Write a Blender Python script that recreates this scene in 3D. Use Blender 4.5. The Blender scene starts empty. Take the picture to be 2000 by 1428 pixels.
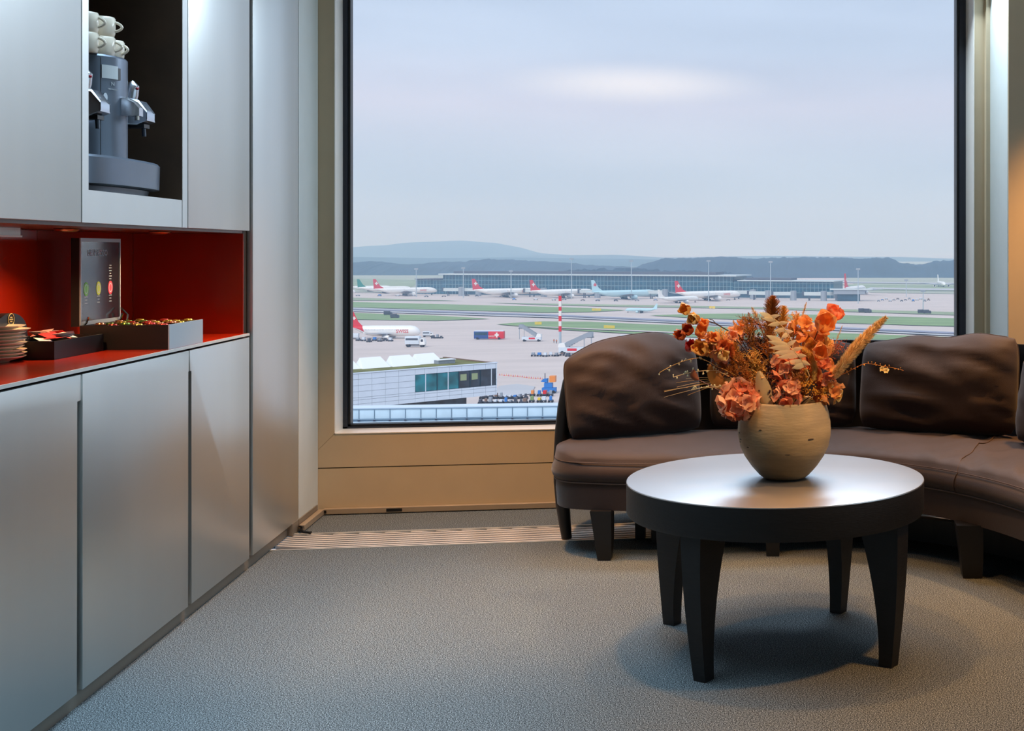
import bpy, bmesh, math, random
from mathutils import Vector, Matrix, noise
random.seed(7)
PI = math.pi
sc = bpy.context.scene
COL = sc.collection

# ---------------------------------------------------------------- camera
F = 2400.0; CX = 1600.0; CY = 490.0; EYE = 1.25
YAW = math.atan(350.0/2400.0)
CA, SA = math.cos(YAW), math.sin(YAW)
cam = bpy.data.cameras.new('camera'); camo = bpy.data.objects.new('camera', cam); COL.objects.link(camo)
camo.location = (0, 0, EYE); camo.rotation_euler = (PI/2, 0, -YAW)
cam.sensor_width = 36; cam.lens = 36*F/2000
cam.shift_x = (1000-CX)/2000; cam.shift_y = (CY-714)/2000
cam.clip_start = 0.05; cam.clip_end = 30000
sc.camera = camo

def at(px, py, Y):
    "pixel + depth along the camera axis -> room point"
    X = (px-CX)/F*Y; z = EYE-(py-CY)/F*Y
    return Vector((X*CA+Y*SA, -X*SA+Y*CA, z))
def on_z(px, py, z=0.0):
    return at(px, py, (EYE-z)*F/(py-CY))
def on_u(px, py, u):
    d = at(px, py, 1.0)-Vector((0, 0, EYE)); t = u/d.x
    return Vector((u, d.y*t, EYE+d.z*t))
def on_v(px, py, v):
    d = at(px, py, 1.0)-Vector((0, 0, EYE)); t = v/d.y
    return Vector((d.x*t, v, EYE+d.z*t))
GZ = EYE-40.0
def gnd(px, py, dz=0.0):
    p = on_z(px, py, GZ); p.z = GZ+dz; return p

# ---------------------------------------------------------------- view, world, sun, large lights
sc.view_settings.view_transform = 'Standard'; sc.view_settings.look = 'None'
sc.view_settings.exposure = 0.0; sc.view_settings.gamma = 1.0
sc.view_settings.use_curve_mapping = False
sc.cycles.use_denoising = True
sc.cycles.max_bounces = 8; sc.cycles.diffuse_bounces = 4; sc.cycles.glossy_bounces = 4
sc.cycles.transparent_max_bounces = 12; sc.cycles.volume_bounces = 1
sc.cycles.caustics_reflective = False; sc.cycles.caustics_refractive = False

def srgb(r, g, b):
    f = lambda c: c/12.92 if c <= 0.04045 else ((c+0.055)/1.055)**2.4
    return (f(r/255), f(g/255), f(b/255), 1)

world = bpy.data.worlds.new('sky'); sc.world = world; world.use_nodes = True
nt = world.node_tree; N = nt.nodes; L = nt.links
for n in list(N): N.remove(n)
out = N.new('ShaderNodeOutputWorld'); bg = N.new('ShaderNodeBackground'); L.new(bg.outputs[0], out.inputs[0])
tc = N.new('ShaderNodeTexCoord')
sep = N.new('ShaderNodeSeparateXYZ'); L.new(tc.outputs['Generated'], sep.inputs[0])
ramp = N.new('ShaderNodeValToRGB'); L.new(sep.outputs['Z'], ramp.inputs[0])
cr = ramp.color_ramp
cr.elements[0].position = 0.0; cr.elements[0].color = srgb(178, 200, 226)
cr.elements[1].position = 1.0; cr.elements[1].color = srgb(186, 206, 236)
for p, c in ((0.035, (180, 202, 230)), (0.075, (192, 206, 232)), (0.115, (204, 206, 230)), (0.16, (188, 204, 232)), (0.30, (182, 206, 238))):
    e = cr.elements.new(p); e.color = srgb(*c)
mp = N.new('ShaderNodeMapping'); mp.inputs['Scale'].default_value = (1.6, 1.6, 9.0)
L.new(tc.outputs['Generated'], mp.inputs[0])
nz = N.new('ShaderNodeTexNoise'); nz.inputs['Scale'].default_value = 2.0; nz.inputs['Detail'].default_value = 5; nz.inputs['Roughness'].default_value = 0.45
L.new(mp.outputs[0], nz.inputs['Vector'])
mr = N.new('ShaderNodeMapRange'); mr.inputs[1].default_value = 0.3; mr.inputs[2].default_value = 0.7; mr.inputs[3].default_value = 0.88; mr.inputs[4].default_value = 1.12
L.new(nz.outputs['Fac'], mr.inputs[0])
mul = N.new('ShaderNodeVectorMath'); mul.operation = 'SCALE'; L.new(ramp.outputs[0], mul.inputs[0]); L.new(mr.outputs[0], mul.inputs['Scale'])
# one long bright rift in the overcast, a real feature of this sky
cdir = (at(1240, 165, 1.0)-Vector((0, 0, EYE))).normalized()
sub = N.new('ShaderNodeVectorMath'); sub.operation = 'SUBTRACT'; L.new(tc.outputs['Generated'], sub.inputs[0]); sub.inputs[1].default_value = cdir
rot = N.new('ShaderNodeMapping'); rot.vector_type = 'POINT'; rot.inputs['Rotation'].default_value = (0, 0, YAW)
rot.inputs['Scale'].default_value = (8.0, 3.0, 48.0); L.new(sub.outputs[0], rot.inputs[0])
ln = N.new('ShaderNodeVectorMath'); ln.operation = 'LENGTH'; L.new(rot.outputs[0], ln.inputs[0])
mr2 = N.new('ShaderNodeMapRange'); mr2.interpolation_type = 'SMOOTHSTEP'; mr2.inputs[1].default_value = 0.0; mr2.inputs[2].default_value = 1.0; mr2.inputs[3].default_value = 0.85; mr2.inputs[4].default_value = 0.0
L.new(ln.outputs['Value'], mr2.inputs[0])
mixw = N.new('ShaderNodeMix'); mixw.data_type = 'RGBA'; L.new(mr2.outputs[0], mixw.inputs['Factor']); L.new(mul.outputs[0], mixw.inputs['A']); mixw.inputs['B'].default_value = (1.0, 1.0, 1.05, 1)
L.new(mixw.outputs['Result'], bg.inputs['Color']); bg.inputs['Strength'].default_value = 1.1

def add_light(kind, name, loc, rot, energy, color, **kw):
    l = bpy.data.lights.new(name, kind); l.energy = energy; l.color = color
    for k, v in kw.items(): setattr(l, k, v)
    o = bpy.data.objects.new(name, l); o.location = loc; o.rotation_euler = rot; COL.objects.link(o); return o
def aim(o, target):
    d = Vector(target)-o.location; o.rotation_euler = d.to_track_quat('-Z', 'Y').to_euler()
COOL = (0.60, 0.82, 1.0); WARM = (1.0, 0.47, 0.13)
sun = add_light('SUN', 'sun', (0, -20, 60), (0, 0, 0), 2.4, (0.95, 0.95, 0.96), angle=0.7)
sun.rotation_euler = Vector((0.5, 1.0, -1.1)).to_track_quat('-Z', 'Y').to_euler()
# added cool fill lamps, out of view, raising the daylight level indoors
add_light('AREA', 'cool_fill_right', (4.35, 2.2, 1.7), (0, PI/2, 0), 36, COOL, shape='RECTANGLE', size=2.2, size_y=5.0)  # added side fill in front of the closed right wall
add_light('AREA', 'cool_fill_ceiling', (-1.05, 3.0, 2.83), (0, 0, 0), 52, COOL, shape='RECTANGLE', size=1.2, size_y=3.6, spread=1.35)  # added fill over the left floor, no luminous panel there
wl = add_light('AREA', 'cool_fill_window_head', (0.80, 5.98, 2.70), (0, 0, 0), 50, (0.70, 0.85, 1.0), shape='RECTANGLE', size=1.9, size_y=0.5); aim(wl, (0.5, 3.6, 0.3))  # added lamp above the frame, brightens tabletop and carpet from the window side
# warm ceiling downlights (x, y, watts, cone)
for (x, y, e, c) in ((0.10, 3.92, 150, 1.05), (-0.75, 5.10, 320, 1.1), (2.15, 5.15, 330, 1.2), (0.45, 4.75, 85, 1.1), (1.5, 3.0, 270, 1.2), (1.2, 4.2, 60, 1.1)):
    o = add_light('SPOT', 'downlight_beam', (x, y, 2.84), (0, 0, 0), e, WARM, spot_size=c, spot_blend=0.55, shadow_soft_size=0.07)

o = add_light('SPOT', 'accent_beam', (1.25, 2.55, 2.84), (0, 0, 0), 230, WARM, spot_size=0.42, spot_blend=0.6, shadow_soft_size=0.05); o.data.color = (1.0, 0.66, 0.34); aim(o, (0.46, 3.86, 0.82))
# ---------------------------------------------------------------- materials
MATS = {}
def principled(name, col, rough=0.5, metal=0.0, var=0.0, vscale=8.0, bump=0.0, bscale=60.0, spec=0.5, coat=0.0, emit=None, estr=1.0, stretch=(1, 1, 1), sheen=0.0, coords='Object', col2=None, detail=4.0, trans=0.0, alpha=1.0, ior=1.5):
    m = bpy.data.materials.new(name); m.use_nodes = True
    t = m.node_tree; b = t.nodes['Principled BSDF']
    if len(col) == 3: col = srgb(*col)
    b.inputs['Base Color'].default_value = col
    b.inputs['Roughness'].default_value = rough; b.inputs['Metallic'].default_value = metal
    b.inputs['Specular IOR Level'].default_value = spec; b.inputs['Coat Weight'].default_value = coat
    b.inputs['Coat Roughness'].default_value = 0.12; b.inputs['Sheen Weight'].default_value = sheen
    b.inputs['Transmission Weight'].default_value = trans; b.inputs['IOR'].default_value = ior; b.inputs['Alpha'].default_value = alpha
    if emit: b.inputs['Emission Color'].default_value = emit; b.inputs['Emission Strength'].default_value = estr
    tcn = t.nodes.new('ShaderNodeTexCoord'); mpn = t.nodes.new('ShaderNodeMapping'); mpn.inputs['Scale'].default_value = stretch
    t.links.new(tcn.outputs[coords], mpn.inputs[0])
    if var > 0 or col2:
        n = t.nodes.new('ShaderNodeTexNoise'); n.inputs['Scale'].default_value = vscale; n.inputs['Detail'].default_value = detail
        t.links.new(mpn.outputs[0], n.inputs['Vector'])
        mx = t.nodes.new('ShaderNodeMix'); mx.data_type = 'RGBA'
        c2 = srgb(*col2) if col2 else tuple(min(1, c*(1+var)) for c in col[:3])+(1,)
        c1 = col if col2 else tuple(c*(1-var) for c in col[:3])+(1,)
        mrn = t.nodes.new('ShaderNodeMapRange'); mrn.inputs[1].default_value = 0.35; mrn.inputs[2].default_value = 0.65
        t.links.new(n.outputs['Fac'], mrn.inputs[0]); t.links.new(mrn.outputs[0], mx.inputs['Factor'])
        mx.inputs['A'].default_value = c1; mx.inputs['B'].default_value = c2
        t.links.new(mx.outputs['Result'], b.inputs['Base Color'])
    if bump > 0:
        n2 = t.nodes.new('ShaderNodeTexNoise'); n2.inputs['Scale'].default_value = bscale; n2.inputs['Detail'].default_value = 5
        t.links.new(mpn.outputs[0], n2.inputs['Vector'])
        bp = t.nodes.new('ShaderNodeBump'); bp.inputs['Strength'].default_value = bump; bp.inputs['Distance'].default_value = 0.01
        t.links.new(n2.outputs['Fac'], bp.inputs['Height']); t.links.new(bp.outputs[0], b.inputs['Normal'])
    MATS[name] = m; return m
P = principled
P('silver_lacquer', (208, 211, 208), 0.38, 0.92, var=0.05, vscale=2.0, bump=0.02, bscale=400, stretch=(1, 1, 0.05))
P('niche_brown', (58, 40, 24), 0.6, var=0.2)
P('carcass_dark', (40, 33, 27), 0.6, var=0.1, bump=0.02)
P('plinth_grey', (140, 132, 120), 0.45, 0.4, var=0.05)
P('red_glass', (156, 32, 6), 0.20, coat=0.15, var=0.06, vscale=3, spec=0.5)
P('edge_light', (205, 205, 200), 0.35, 0.4, var=0.03)
P('soffit_brown', (96, 52, 36), 0.35, var=0.1)
P('white_paint', (205, 212, 208), 0.55, var=0.02, bump=0.02, bscale=200)
P('frame_paint', (200, 184, 154), 0.5, var=0.02, bump=0.02, bscale=300)
P('frame_edge', (240, 236, 226), 0.35, var=0.01)
P('gasket', (34, 40, 52), 0.35, var=0.1)
P('ceiling_paint', (215, 212, 205), 0.8, var=0.02)
P('metal_trim', (190, 172, 148), 0.35, 0.5, var=0.03)
P('grille_slat', (208, 202, 196), 0.4, 0.3, var=0.05)
P('grille_base', (120, 112, 106), 0.6, var=0.1)
P('black_plastic', (14, 14, 16), 0.4, var=0.1)
P('dark_wood', (34, 25, 22), 0.40, var=0.5, vscale=9, bump=0.03, bscale=12, stretch=(1.0, 9.0, 9.0), spec=1.0, ior=2.6, coat=1.0)
MATS['dark_wood'].node_tree.nodes['Principled BSDF'].inputs['Coat Roughness'].default_value = 0.36; MATS['dark_wood'].node_tree.nodes['Principled BSDF'].inputs['Coat IOR'].default_value = 3.6
P('dark_wood_matt', (12, 9, 8), 0.55, var=0.3, vscale=14, bump=0.15, bscale=50, stretch=(1, 1, 8.0))
P('sofa_fabric', (50, 33, 28), 0.68, var=0.12, vscale=5, bump=0.10, bscale=300, sheen=0.25, spec=0.4)
P('sofa_piping', (80, 62, 54), 0.6, var=0.05)
P('sofa_wood', (11, 9, 11), 0.45, var=0.2)
P('vase_clay', (172, 146, 108), 0.6, var=0.14, vscale=7, bump=0.10, bscale=30, stretch=(1, 1, 5))
P('vase_pit', (60, 44, 34), 0.9)
# carpet
m = bpy.data.materials.new('carpet'); m.use_nodes = True; MATS['carpet'] = m
t = m.node_tree; b = t.nodes['Principled BSDF']; b.inputs['Roughness'].default_value = 0.95; b.inputs['Specular IOR Level'].default_value = 0.15
tcn = t.nodes.new('ShaderNodeTexCoord')
n1 = t.nodes.new('ShaderNodeTexNoise'); n1.inputs['Scale'].default_value = 290; n1.inputs['Detail'].default_value = 2; n1.inputs['Roughness'].default_value = 0.6
n3 = t.nodes.new('ShaderNodeTexNoise'); n3.inputs['Scale'].default_value = 1.3; n3.inputs['Detail'].default_value = 3
for n in (n1, n3): t.links.new(tcn.outputs['Object'], n.inputs['Vector'])
rp = t.nodes.new('ShaderNodeValToRGB'); t.links.new(n1.outputs['Fac'], rp.inputs[0])
rp.color_ramp.elements[0].position = 0.38; rp.color_ramp.elements[0].color = srgb(27, 31, 34)
rp.color_ramp.elements[1].position = 0.63; rp.color_ramp.elements[1].color = srgb(148, 157, 160)
e = rp.color_ramp.elements.new(0.5); e.color = srgb(74, 81, 85)
mrn = t.nodes.new('ShaderNodeMapRange'); mrn.inputs[3].default_value = 0.88; mrn.inputs[4].default_value = 1.1; t.links.new(n3.outputs['Fac'], mrn.inputs[0])
vm = t.nodes.new('ShaderNodeVectorMath'); vm.operation = 'SCALE'; t.links.new(rp.outputs[0], vm.inputs[0]); t.links.new(mrn.outputs[0], vm.inputs['Scale'])
t.links.new(vm.outputs[0], b.inputs['Base Color'])
bp = t.nodes.new('ShaderNodeBump'); bp.inputs['Strength'].default_value = 0.12; bp.inputs['Distance'].default_value = 0.004
t.links.new(n1.outputs['Fac'], bp.inputs['Height']); t.links.new(bp.outputs[0], b.inputs['Normal'])
# window glass: clear pane with a Fresnel sheen
m = bpy.data.materials.new('window_glass'); m.use_nodes = True; MATS['window_glass'] = m
t = m.node_tree
for n in list(t.nodes): t.nodes.remove(n)
o_ = t.nodes.new('ShaderNodeOutputMaterial'); tr = t.nodes.new('ShaderNodeBsdfTransparent'); gl = t.nodes.new('ShaderNodeBsdfGlossy'); fr = t.nodes.new('ShaderNodeFresnel'); ms = t.nodes.new('ShaderNodeMixShader')
tr.inputs[0].default_value = (0.985, 0.99, 0.99, 1); gl.inputs['Roughness'].default_value = 0.01; fr.inputs[0].default_value = 1.16
t.links.new(fr.outputs[0], ms.inputs[0]); t.links.new(tr.outputs[0], ms.inputs[1]); t.links.new(gl.outputs[0], ms.inputs[2]); t.links.new(ms.outputs[0], o_.inputs[0])

# ---------------------------------------------------------------- mesh helpers
class MB:
    def __init__(s): s.bm = bmesh.new(); s.mats = []; s.cur = 0
    def mat(s, name):
        if name not in s.mats: s.mats.append(name)
        s.cur = s.mats.index(name); return s
    def face(s, vs):
        try:
            f = s.bm.faces.new(vs); f.material_index = s.cur; return f
        except ValueError: return None
    def v(s, p): return s.bm.verts.new(Vector(p))
    def box(s, x0, x1, y0, y1, z0, z1, M=None):
        c = [Vector((x, y, z)) for z in (z0, z1) for y in (y0, y1) for x in (x0, x1)]
        if M: c = [M @ p for p in c]
        q = [s.bm.verts.new(p) for p in c]
        for f in ((0, 2, 3, 1), (4, 5, 7, 6), (0, 1, 5, 4), (2, 6, 7, 3), (0, 4, 6, 2), (1, 3, 7, 5)): s.face([q[i] for i in f])
        return s
    def prism(s, pts, d):
        "closed polygon pts extruded by vector d"
        d = Vector(d); a = [s.v(p) for p in pts]; b = [s.v(Vector(p)+d) for p in pts]
        s.face(a[::-1]); s.face(b); n = len(a)
        for i in range(n): s.face([a[i], a[(i+1) % n], b[(i+1) % n], b[i]])
        return s
    def tube(s, pts, r, n=8, caps=True, sx=1.0):
        pts = [Vector(p) for p in pts]; m = len(pts)
        rs = r if isinstance(r, (list, tuple)) else [r]*m
        rings = []; up = Vector((0, 0, 1)); prev = None
        for i in range(m):
            d = (pts[min(i+1, m-1)]-pts[max(i-1, 0)])
            if d.length < 1e-9: d = Vector((0, 0, 1))
            d.normalize()
            if prev is None:
                ref = up if abs(d.z) < 0.9 else Vector((1, 0, 0)); a = d.cross(ref).normalized()
            else: a = (prev-d*prev.dot(d)); a = a.normalized() if a.length > 1e-6 else d.orthogonal().normalized()
            prev = a; b = d.cross(a)
            rings.append([s.v(pts[i]+(a*math.cos(2*PI*k/n)*sx+b*math.sin(2*PI*k/n))*rs[i]) for k in range(n)])
        for i in range(m-1):
            for k in range(n): s.face([rings[i][k], rings[i][(k+1) % n], rings[i+1][(k+1) % n], rings[i+1][k]])
        if caps: s.face(rings[0][::-1]); s.face(rings[-1])
        return s
    def lathe(s, prof, n=32, M=None, close=True):
        M = M or Matrix()
        rings = []
        for (r, z) in prof:
            if r < 1e-6: rings.append([s.v(M @ Vector((0, 0, z)))])
            else: rings.append([s.v(M @ Vector((r*math.cos(2*PI*k/n), r*math.sin(2*PI*k/n), z))) for k in range(n)])
        for i in range(len(rings)-1):
            A, B = rings[i], rings[i+1]
            for k in range(n):
                k2 = (k+1) % n
                if len(A) == 1 and len(B) == 1: continue
                if len(A) == 1: s.face([A[0], B[k2], B[k]])
                elif len(B) == 1: s.face([A[k], A[k2], B[0]])
                else: s.face([A[k], A[k2], B[k2], B[k]])
        return s
    def loft(s, rings, closed=True, caps=True):
        R = [[s.v(p) for p in r] for r in rings]; n = len(R[0])
        for i in range(len(R)-1):
            for k in range(n if closed else n-1):
                k2 = (k+1) % n; s.face([R[i][k], R[i][k2], R[i+1][k2], R[i+1][k]])
        if caps and closed: s.face(R[0][::-1]); s.face(R[-1])
        return s
    def grid(s, rows, two=False):
        R = [[s.v(p) for p in r] for r in rows]
        for i in range(len(R)-1):
            for k in range(len(R[0])-1): s.face([R[i][k], R[i][k+1], R[i+1][k+1], R[i+1][k]])
        return R
    def ball(s, c, r, n=6, sc_=(1, 1, 1)):
        c = Vector(c); m = max(3, n//2+1); prof = [(r*math.sin(PI*i/m), -r*math.cos(PI*i/m)) for i in range(m+1)]
        prof[0] = (0, -r); prof[-1] = (0, r)
        return s.lathe(prof, n, Matrix.Translation(c) @ Matrix.Diagonal((*sc_, 1)))
    def mesh(s, name, default='white_paint', smooth=False, bevel=0, angle=None):
        if bevel > 0:
            bmesh.ops.bevel(s.bm, geom=s.bm.edges[:]+s.bm.verts[:], offset=bevel, segments=2, affect='EDGES', profile=0.5)
        bmesh.ops.recalc_face_normals(s.bm, faces=s.bm.faces[:])
        me = bpy.data.meshes.new(name); s.bm.to_mesh(me); s.bm.free()
        for mn in (s.mats or [default]): me.materials.append(MATS[mn])
        if smooth:
            for p in me.polygons: p.use_smooth = True
            if angle:
                try: me.set_sharp_from_angle(angle=angle)
                except Exception: pass
        return me
    def build(s, name, m=None, parent=None, smooth=False, bevel=0, angle=0.7, loc=None):
        me = s.mesh(name, m or 'white_paint', smooth, bevel, angle)
        return link(name, me, parent, loc)
def link(name, me, parent=None, loc=None):
    o = bpy.data.objects.new(name, me); COL.objects.link(o)
    if parent: o.parent = parent
    if loc: o.location = loc
    return o
def empty(name, loc=(0, 0, 0), rz=0.0):
    o = bpy.data.objects.new(name, None); o.location = loc; o.rotation_euler = (0, 0, rz); o.empty_display_size = 0.1; COL.objects.link(o); return o
def tag(o, label=None, cat=None, group=None, kind=None):
    if label: o['label'] = label
    if cat: o['category'] = cat
    if group: o['group'] = group
    if kind: o['kind'] = kind
    return o
def struct(o): o['kind'] = 'structure'; return o
def kids(o): return [c for c in bpy.data.objects if c.parent == o]
def copy_tree(o, parent=None):
    c = o.copy(); COL.objects.link(c); c.parent = parent
    for ch in kids(o): copy_tree(ch, c)
    return c
def B(name, m, parent, x0, x1, y0, y1, z0, z1, bevel=0.0):
    return MB().box(x0, x1, y0, y1, z0, z1).build(name, m, parent, smooth=bevel > 0, bevel=bevel)
_fontcache = {}
def text_obj(name, txt, size, m, parent, M, extrude=0.0, align='CENTER'):
    cu = bpy.data.curves.new(name, 'FONT'); cu.body = txt; cu.size = size; cu.extrude = extrude; cu.align_x = align; cu.align_y = 'CENTER'; cu.resolution_u = 2
    tmp = bpy.data.objects.new('tmp', cu); COL.objects.link(tmp); bpy.context.view_layer.update()
    dg = bpy.context.evaluated_depsgraph_get()
    me = bpy.data.meshes.new_from_object(tmp.evaluated_get(dg)); me.materials.clear(); me.materials.append(MATS[m])
    bpy.data.objects.remove(tmp); bpy.data.curves.remove(cu)
    me.transform(M); me.name = name
    return link(name, me, parent)
# ================================================================ ROOM
UC = -1.51      # cabinet front plane
VW = 6.105      # inner face of the window wall
VG = 6.26       # plane of the glass
CEIL = 2.86
u_l = on_v(653, 848, VW).x; z_s = on_v(653, 848, VW).z
u_r = on_v(1903, 600, VW).x
U_PIER = on_v(1930, 600, VW).x
V_PIER = 5.769
z_top = 2.72

fl = MB(); fl.box(-2.1, 4.5, -2.6, 5.39, -0.06, 0.0); fl.box(-2.1, 4.5, 5.69, VW+0.02, -0.06, 0.0)
struct(fl.build('floor', 'carpet'))
struct(B('ceiling', 'ceiling_paint', None, -2.1, 4.5, -2.6, 6.5, CEIL, CEIL+0.1))
struct(B('wall_left', 'white_paint', None, -2.2, -2.05, -2.6, V_PIER, 0, CEIL))
# floor convector grille: shallow trough with long slats that run slightly askew to the wall
gr = struct(B('trim_1', 'grille_base', None, -1.53, 4.5, 5.39, 5.69, -0.06, -0.018))
ang = math.radians(-18); cs, sn = math.cos(ang), math.sin(ang)
def clip_slat(c0):
    "line through (x, y0): clip to the strip 5.39..5.69"
    k = math.tan(ang); pts = []
    x_hi = (5.686-c0)/k; x_lo = (5.394-c0)/k
    return sorted((x_hi, x_lo))
slat_me = {}
step = 0.034/cs; c = 5.39+math.tan(ang)*2.6-0.1
GU0 = -1.53
cc = 5.40-abs(math.tan(ang))*1.5
kk = math.tan(ang)
n_sl = 0
c0 = 5.394+kk*(-GU0)*0-0.5
c0 = 5.0
while c0 < 7.2:
    xa, xb = (5.686-c0)/kk, (5.394-c0)/kk
    x0, x1 = max(min(xa, xb), GU0), min(max(xa, xb), 4.4)
    if x1-x0 > 0.03:
        mb = MB(); w = 0.0105
        ya, yb = c0+kk*x0, c0+kk*x1
        mb.prism([(x0, ya-w, -0.014), (x1, yb-w, -0.014), (x1, yb+w, -0.014), (x0, ya+w, -0.014)], (0, 0, 0.012))
        s_ = mb.build('slat', 'grille_slat', gr); n_sl += 1
    c0 += step
# bright edge rails of the trough
struct(B('trim_2', 'edge_light', None, -1.53, 4.5, 5.386, 5.397, -0.02, 0.004))
struct(B('trim_3', 'edge_light', None, -1.53, 4.5, 5.683, 5.692, -0.02, 0.004))

# ---- window wall, built round the opening
def wallseg(name, m, x0, x1, y0, y1, z0, z1): return struct(B(name, m, None, x0, x1, y0, y1, z0, z1))
z_mid = on_v(621, 915, VW).z
wallseg('wall_window', 'frame_paint', U_PIER-0.02, U_PIER+0.35, V_PIER+0.3, 6.45, 0, CEIL)
# lower panels
wp = struct(MB().box(UC-0.1, U_PIER, VW, 6.42, 0.0, z_mid-0.0025).build('wall_below_window', 'frame_paint'))
struct(B('trim_4', 'carcass_dark', None, UC-0.1, U_PIER, VW+0.008, 6.4, z_mid-0.003, z_mid+0.003))
win = struct(MB().build('window_1', 'frame_paint')) if False else struct(empty('window_1', (0, 0, 0)))
fr_in = 0.0
def fbar(pts, d, name, m): return MB().prism(pts, d).build(name, m, win)
uo_l, uo_r = UC-0.1, U_PIER
# flat casing, four mitred boards
mw = u_l-UC+0.0
zb0 = z_mid+0.0025; zt1 = CEIL
d = (0, 0.06, 0)
il, ir, ib, it = u_l, u_r, z_s, z_top
mit = 0.075
fbar([(UC-0.12, VW, zb0), (U_PIER, VW, zb0), (U_PIER, VW, ib-0.06), (ir, VW, ib), (il, VW, ib), (UC, VW, ib-mit), (UC-0.12, VW, ib-mit)], (0, 0.3, 0), 'bottom_casing', 'frame_paint')
fbar([(UC-0.12, VW, ib-mit+0.0015), (UC, VW, ib-mit+0.0015), (il, VW, ib+0.0015), (il, VW, zt1), (UC-0.12, VW, zt1)], (0, 0.3, 0), 'left_casing', 'frame_paint')
fbar([(U_PIER, VW, ib-0.0585), (U_PIER, VW, zt1), (ir, VW, zt1), (ir, VW, ib+0.0015)], (0, 0.3, 0), 'right_casing', 'frame_paint')
fbar([(il, VW+0.001, it), (ir, VW+0.001, it), (ir, VW+0.001, zt1), (il, VW+0.001, zt1)], (0, 0.29, 0), 'top_casing', 'frame_paint')
# pale reveal lining (thin boards on the inside of the opening)
e_ = 0.004
MB().box(il, il+e_, VW-0.003, VG, ib, it).build('reveal_lining', 'frame_edge', win)
MB().box(ir-e_, ir, VW-0.003, VG, ib, it).build('reveal_lining', 'frame_edge', win)
MB().box(il, ir, VW-0.003, VG, ib, ib+e_).build('reveal_lining', 'frame_edge', win)
MB().box(il, ir, VW-0.003, VG, it-e_, it).build('reveal_lining', 'frame_edge', win)
# dark sash: two stepped profiles
gl_l = on_v(684, 600, VG).x; gl_r = on_v(1869, 600, VG).x; gl_b = on_v(700, 829, VG).z
sash = MB()
for (o1, y0, y1) in ((0.0, VG-0.005, VG+0.06),):
    sash.box(il+e_, gl_l-0.012, y0, y1, ib+e_, it); sash.box(gl_r+0.012, ir-e_, y0, y1, ib+e_, it)
    sash.box(il, ir, y0, y1, ib+e_, gl_b-0.010); sash.box(il, ir, y0, y1, it-0.05, it)
sash.build('sash', 'gasket', win)
g2 = MB()
g2.box(gl_l-0.012, gl_l, VG+0.006, VG+0.06, gl_b-0.01, it-0.05); g2.box(gl_r, gl_r+0.012, VG+0.006, VG+0.06, gl_b-0.01, it-0.05)
g2.box(gl_l-0.012, gl_r+0.012, VG+0.006, VG+0.06, gl_b-0.010, gl_b)
g2.build('glazing_seal', 'black_plastic', win)
MB().box(gl_l-0.004, gl_r+0.004, VG+0.02, VG+0.026, gl_b-0.004, it-0.045).build('glass_pane', 'window_glass', win)
# pilaster of wall between cabinet and window, with its baseboard
wallseg('wall_left_return', 'white_paint', -2.05, UC, V_PIER+0.002, VW-0.001, 0, CEIL)
struct(B('baseboard_left', 'plinth_grey', None, UC-0.01, UC+0.006, V_PIER-0.012, VW-0.03, 0, 0.052))
# cable duct along the two walls
duct = empty('cable_duct', (0, VW-0.03, 0)); tag(duct, 'beige metal cable duct running along the floor under the window', 'cable duct')
def ch(o, par):   # parent while keeping world coordinates
    o.parent = par; o.matrix_parent_inverse = Matrix.Translation(-Vector(par.location)); return o
dd = 0.028
ch(MB().box(UC+0.03, U_PIER, VW-dd, VW-0.001, 0.004, 0.030).build('straight_run', 'metal_trim', bevel=0.002), duct)
ch(MB().box(UC+0.008, UC+0.034, V_PIER-0.03, VW-0.028, 0.004, 0.030).build('side_run', 'metal_trim', bevel=0.002), duct)
for px in (633, 770):
    p = on_v(px, 1003, VW-dd); hw = 0.010 if px < 700 else 0.036
    ch(MB().box(p.x-hw, p.x+hw, VW-dd-0.0025, VW-dd+0.001, 0.010, 0.024).build('slot_cover', 'black_plastic'), duct)
cb = empty('cable_stub', on_z(600, 1046, 0.0)); tag(cb, 'black cable stub poking from the end of the duct by the cabinet plinth', 'cable')
lo = cb.location
ch(MB().tube([(UC+0.020, V_PIER-0.028, 0.018), (UC+0.022, V_PIER-0.05, 0.014), (UC+0.045, V_PIER-0.075, 0.008), (UC+0.075, V_PIER-0.085, 0.007)], 0.0065, 8).build('cable', 'black_plastic', smooth=True), cb)
ch(MB().tube([(UC+0.010, V_PIER-0.030, 0.026), (UC+0.028, V_PIER-0.040, 0.024), (UC+0.034, V_PIER-0.052, 0.012)], 0.004, 8).build('plug', 'black_plastic', smooth=True), cb)

# right pier and wall
wallseg('pier_wall', 'white_paint', U_PIER, U_PIER+0.55, V_PIER, V_PIER+0.32, 0, CEIL)
struct(B('wall_right_front', 'frame_paint', None, U_PIER+0.001, 3.2, V_PIER-0.012, V_PIER-0.001, 0, CEIL))
wallseg('wall_right_upstand', 'frame_paint', 3.2, 4.5, V_PIER, V_PIER+0.3, 0, 0.4)
wallseg('wall_right', 'white_paint', 4.42, 4.55, -2.6, V_PIER+0.3, 0, CEIL)
wallseg('wall_back', 'white_paint', -2.1, 4.5, -2.7, -2.6, 0, CEIL)
wallseg('wall_window_lintel', 'frame_paint', 3.2, 4.5, V_PIER, V_PIER+0.3, 2.6, CEIL)

# ================================================================ CABINETS
def vpx(px): return on_u(px, 700, UC).y
DT = 0.022
CT = 0.920   # counter top
UB = -1.93   # back panel of alcove
v_ge = vpx(490)
# plinth
pl = B('cabinet_plinth', 'plinth_grey', None, UB, UC-0.018, 1.9, V_PIER-0.10, 0.0, 0.044); tag(pl, 'low grey plinth under the row of base cabinets', 'plinth')
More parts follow.
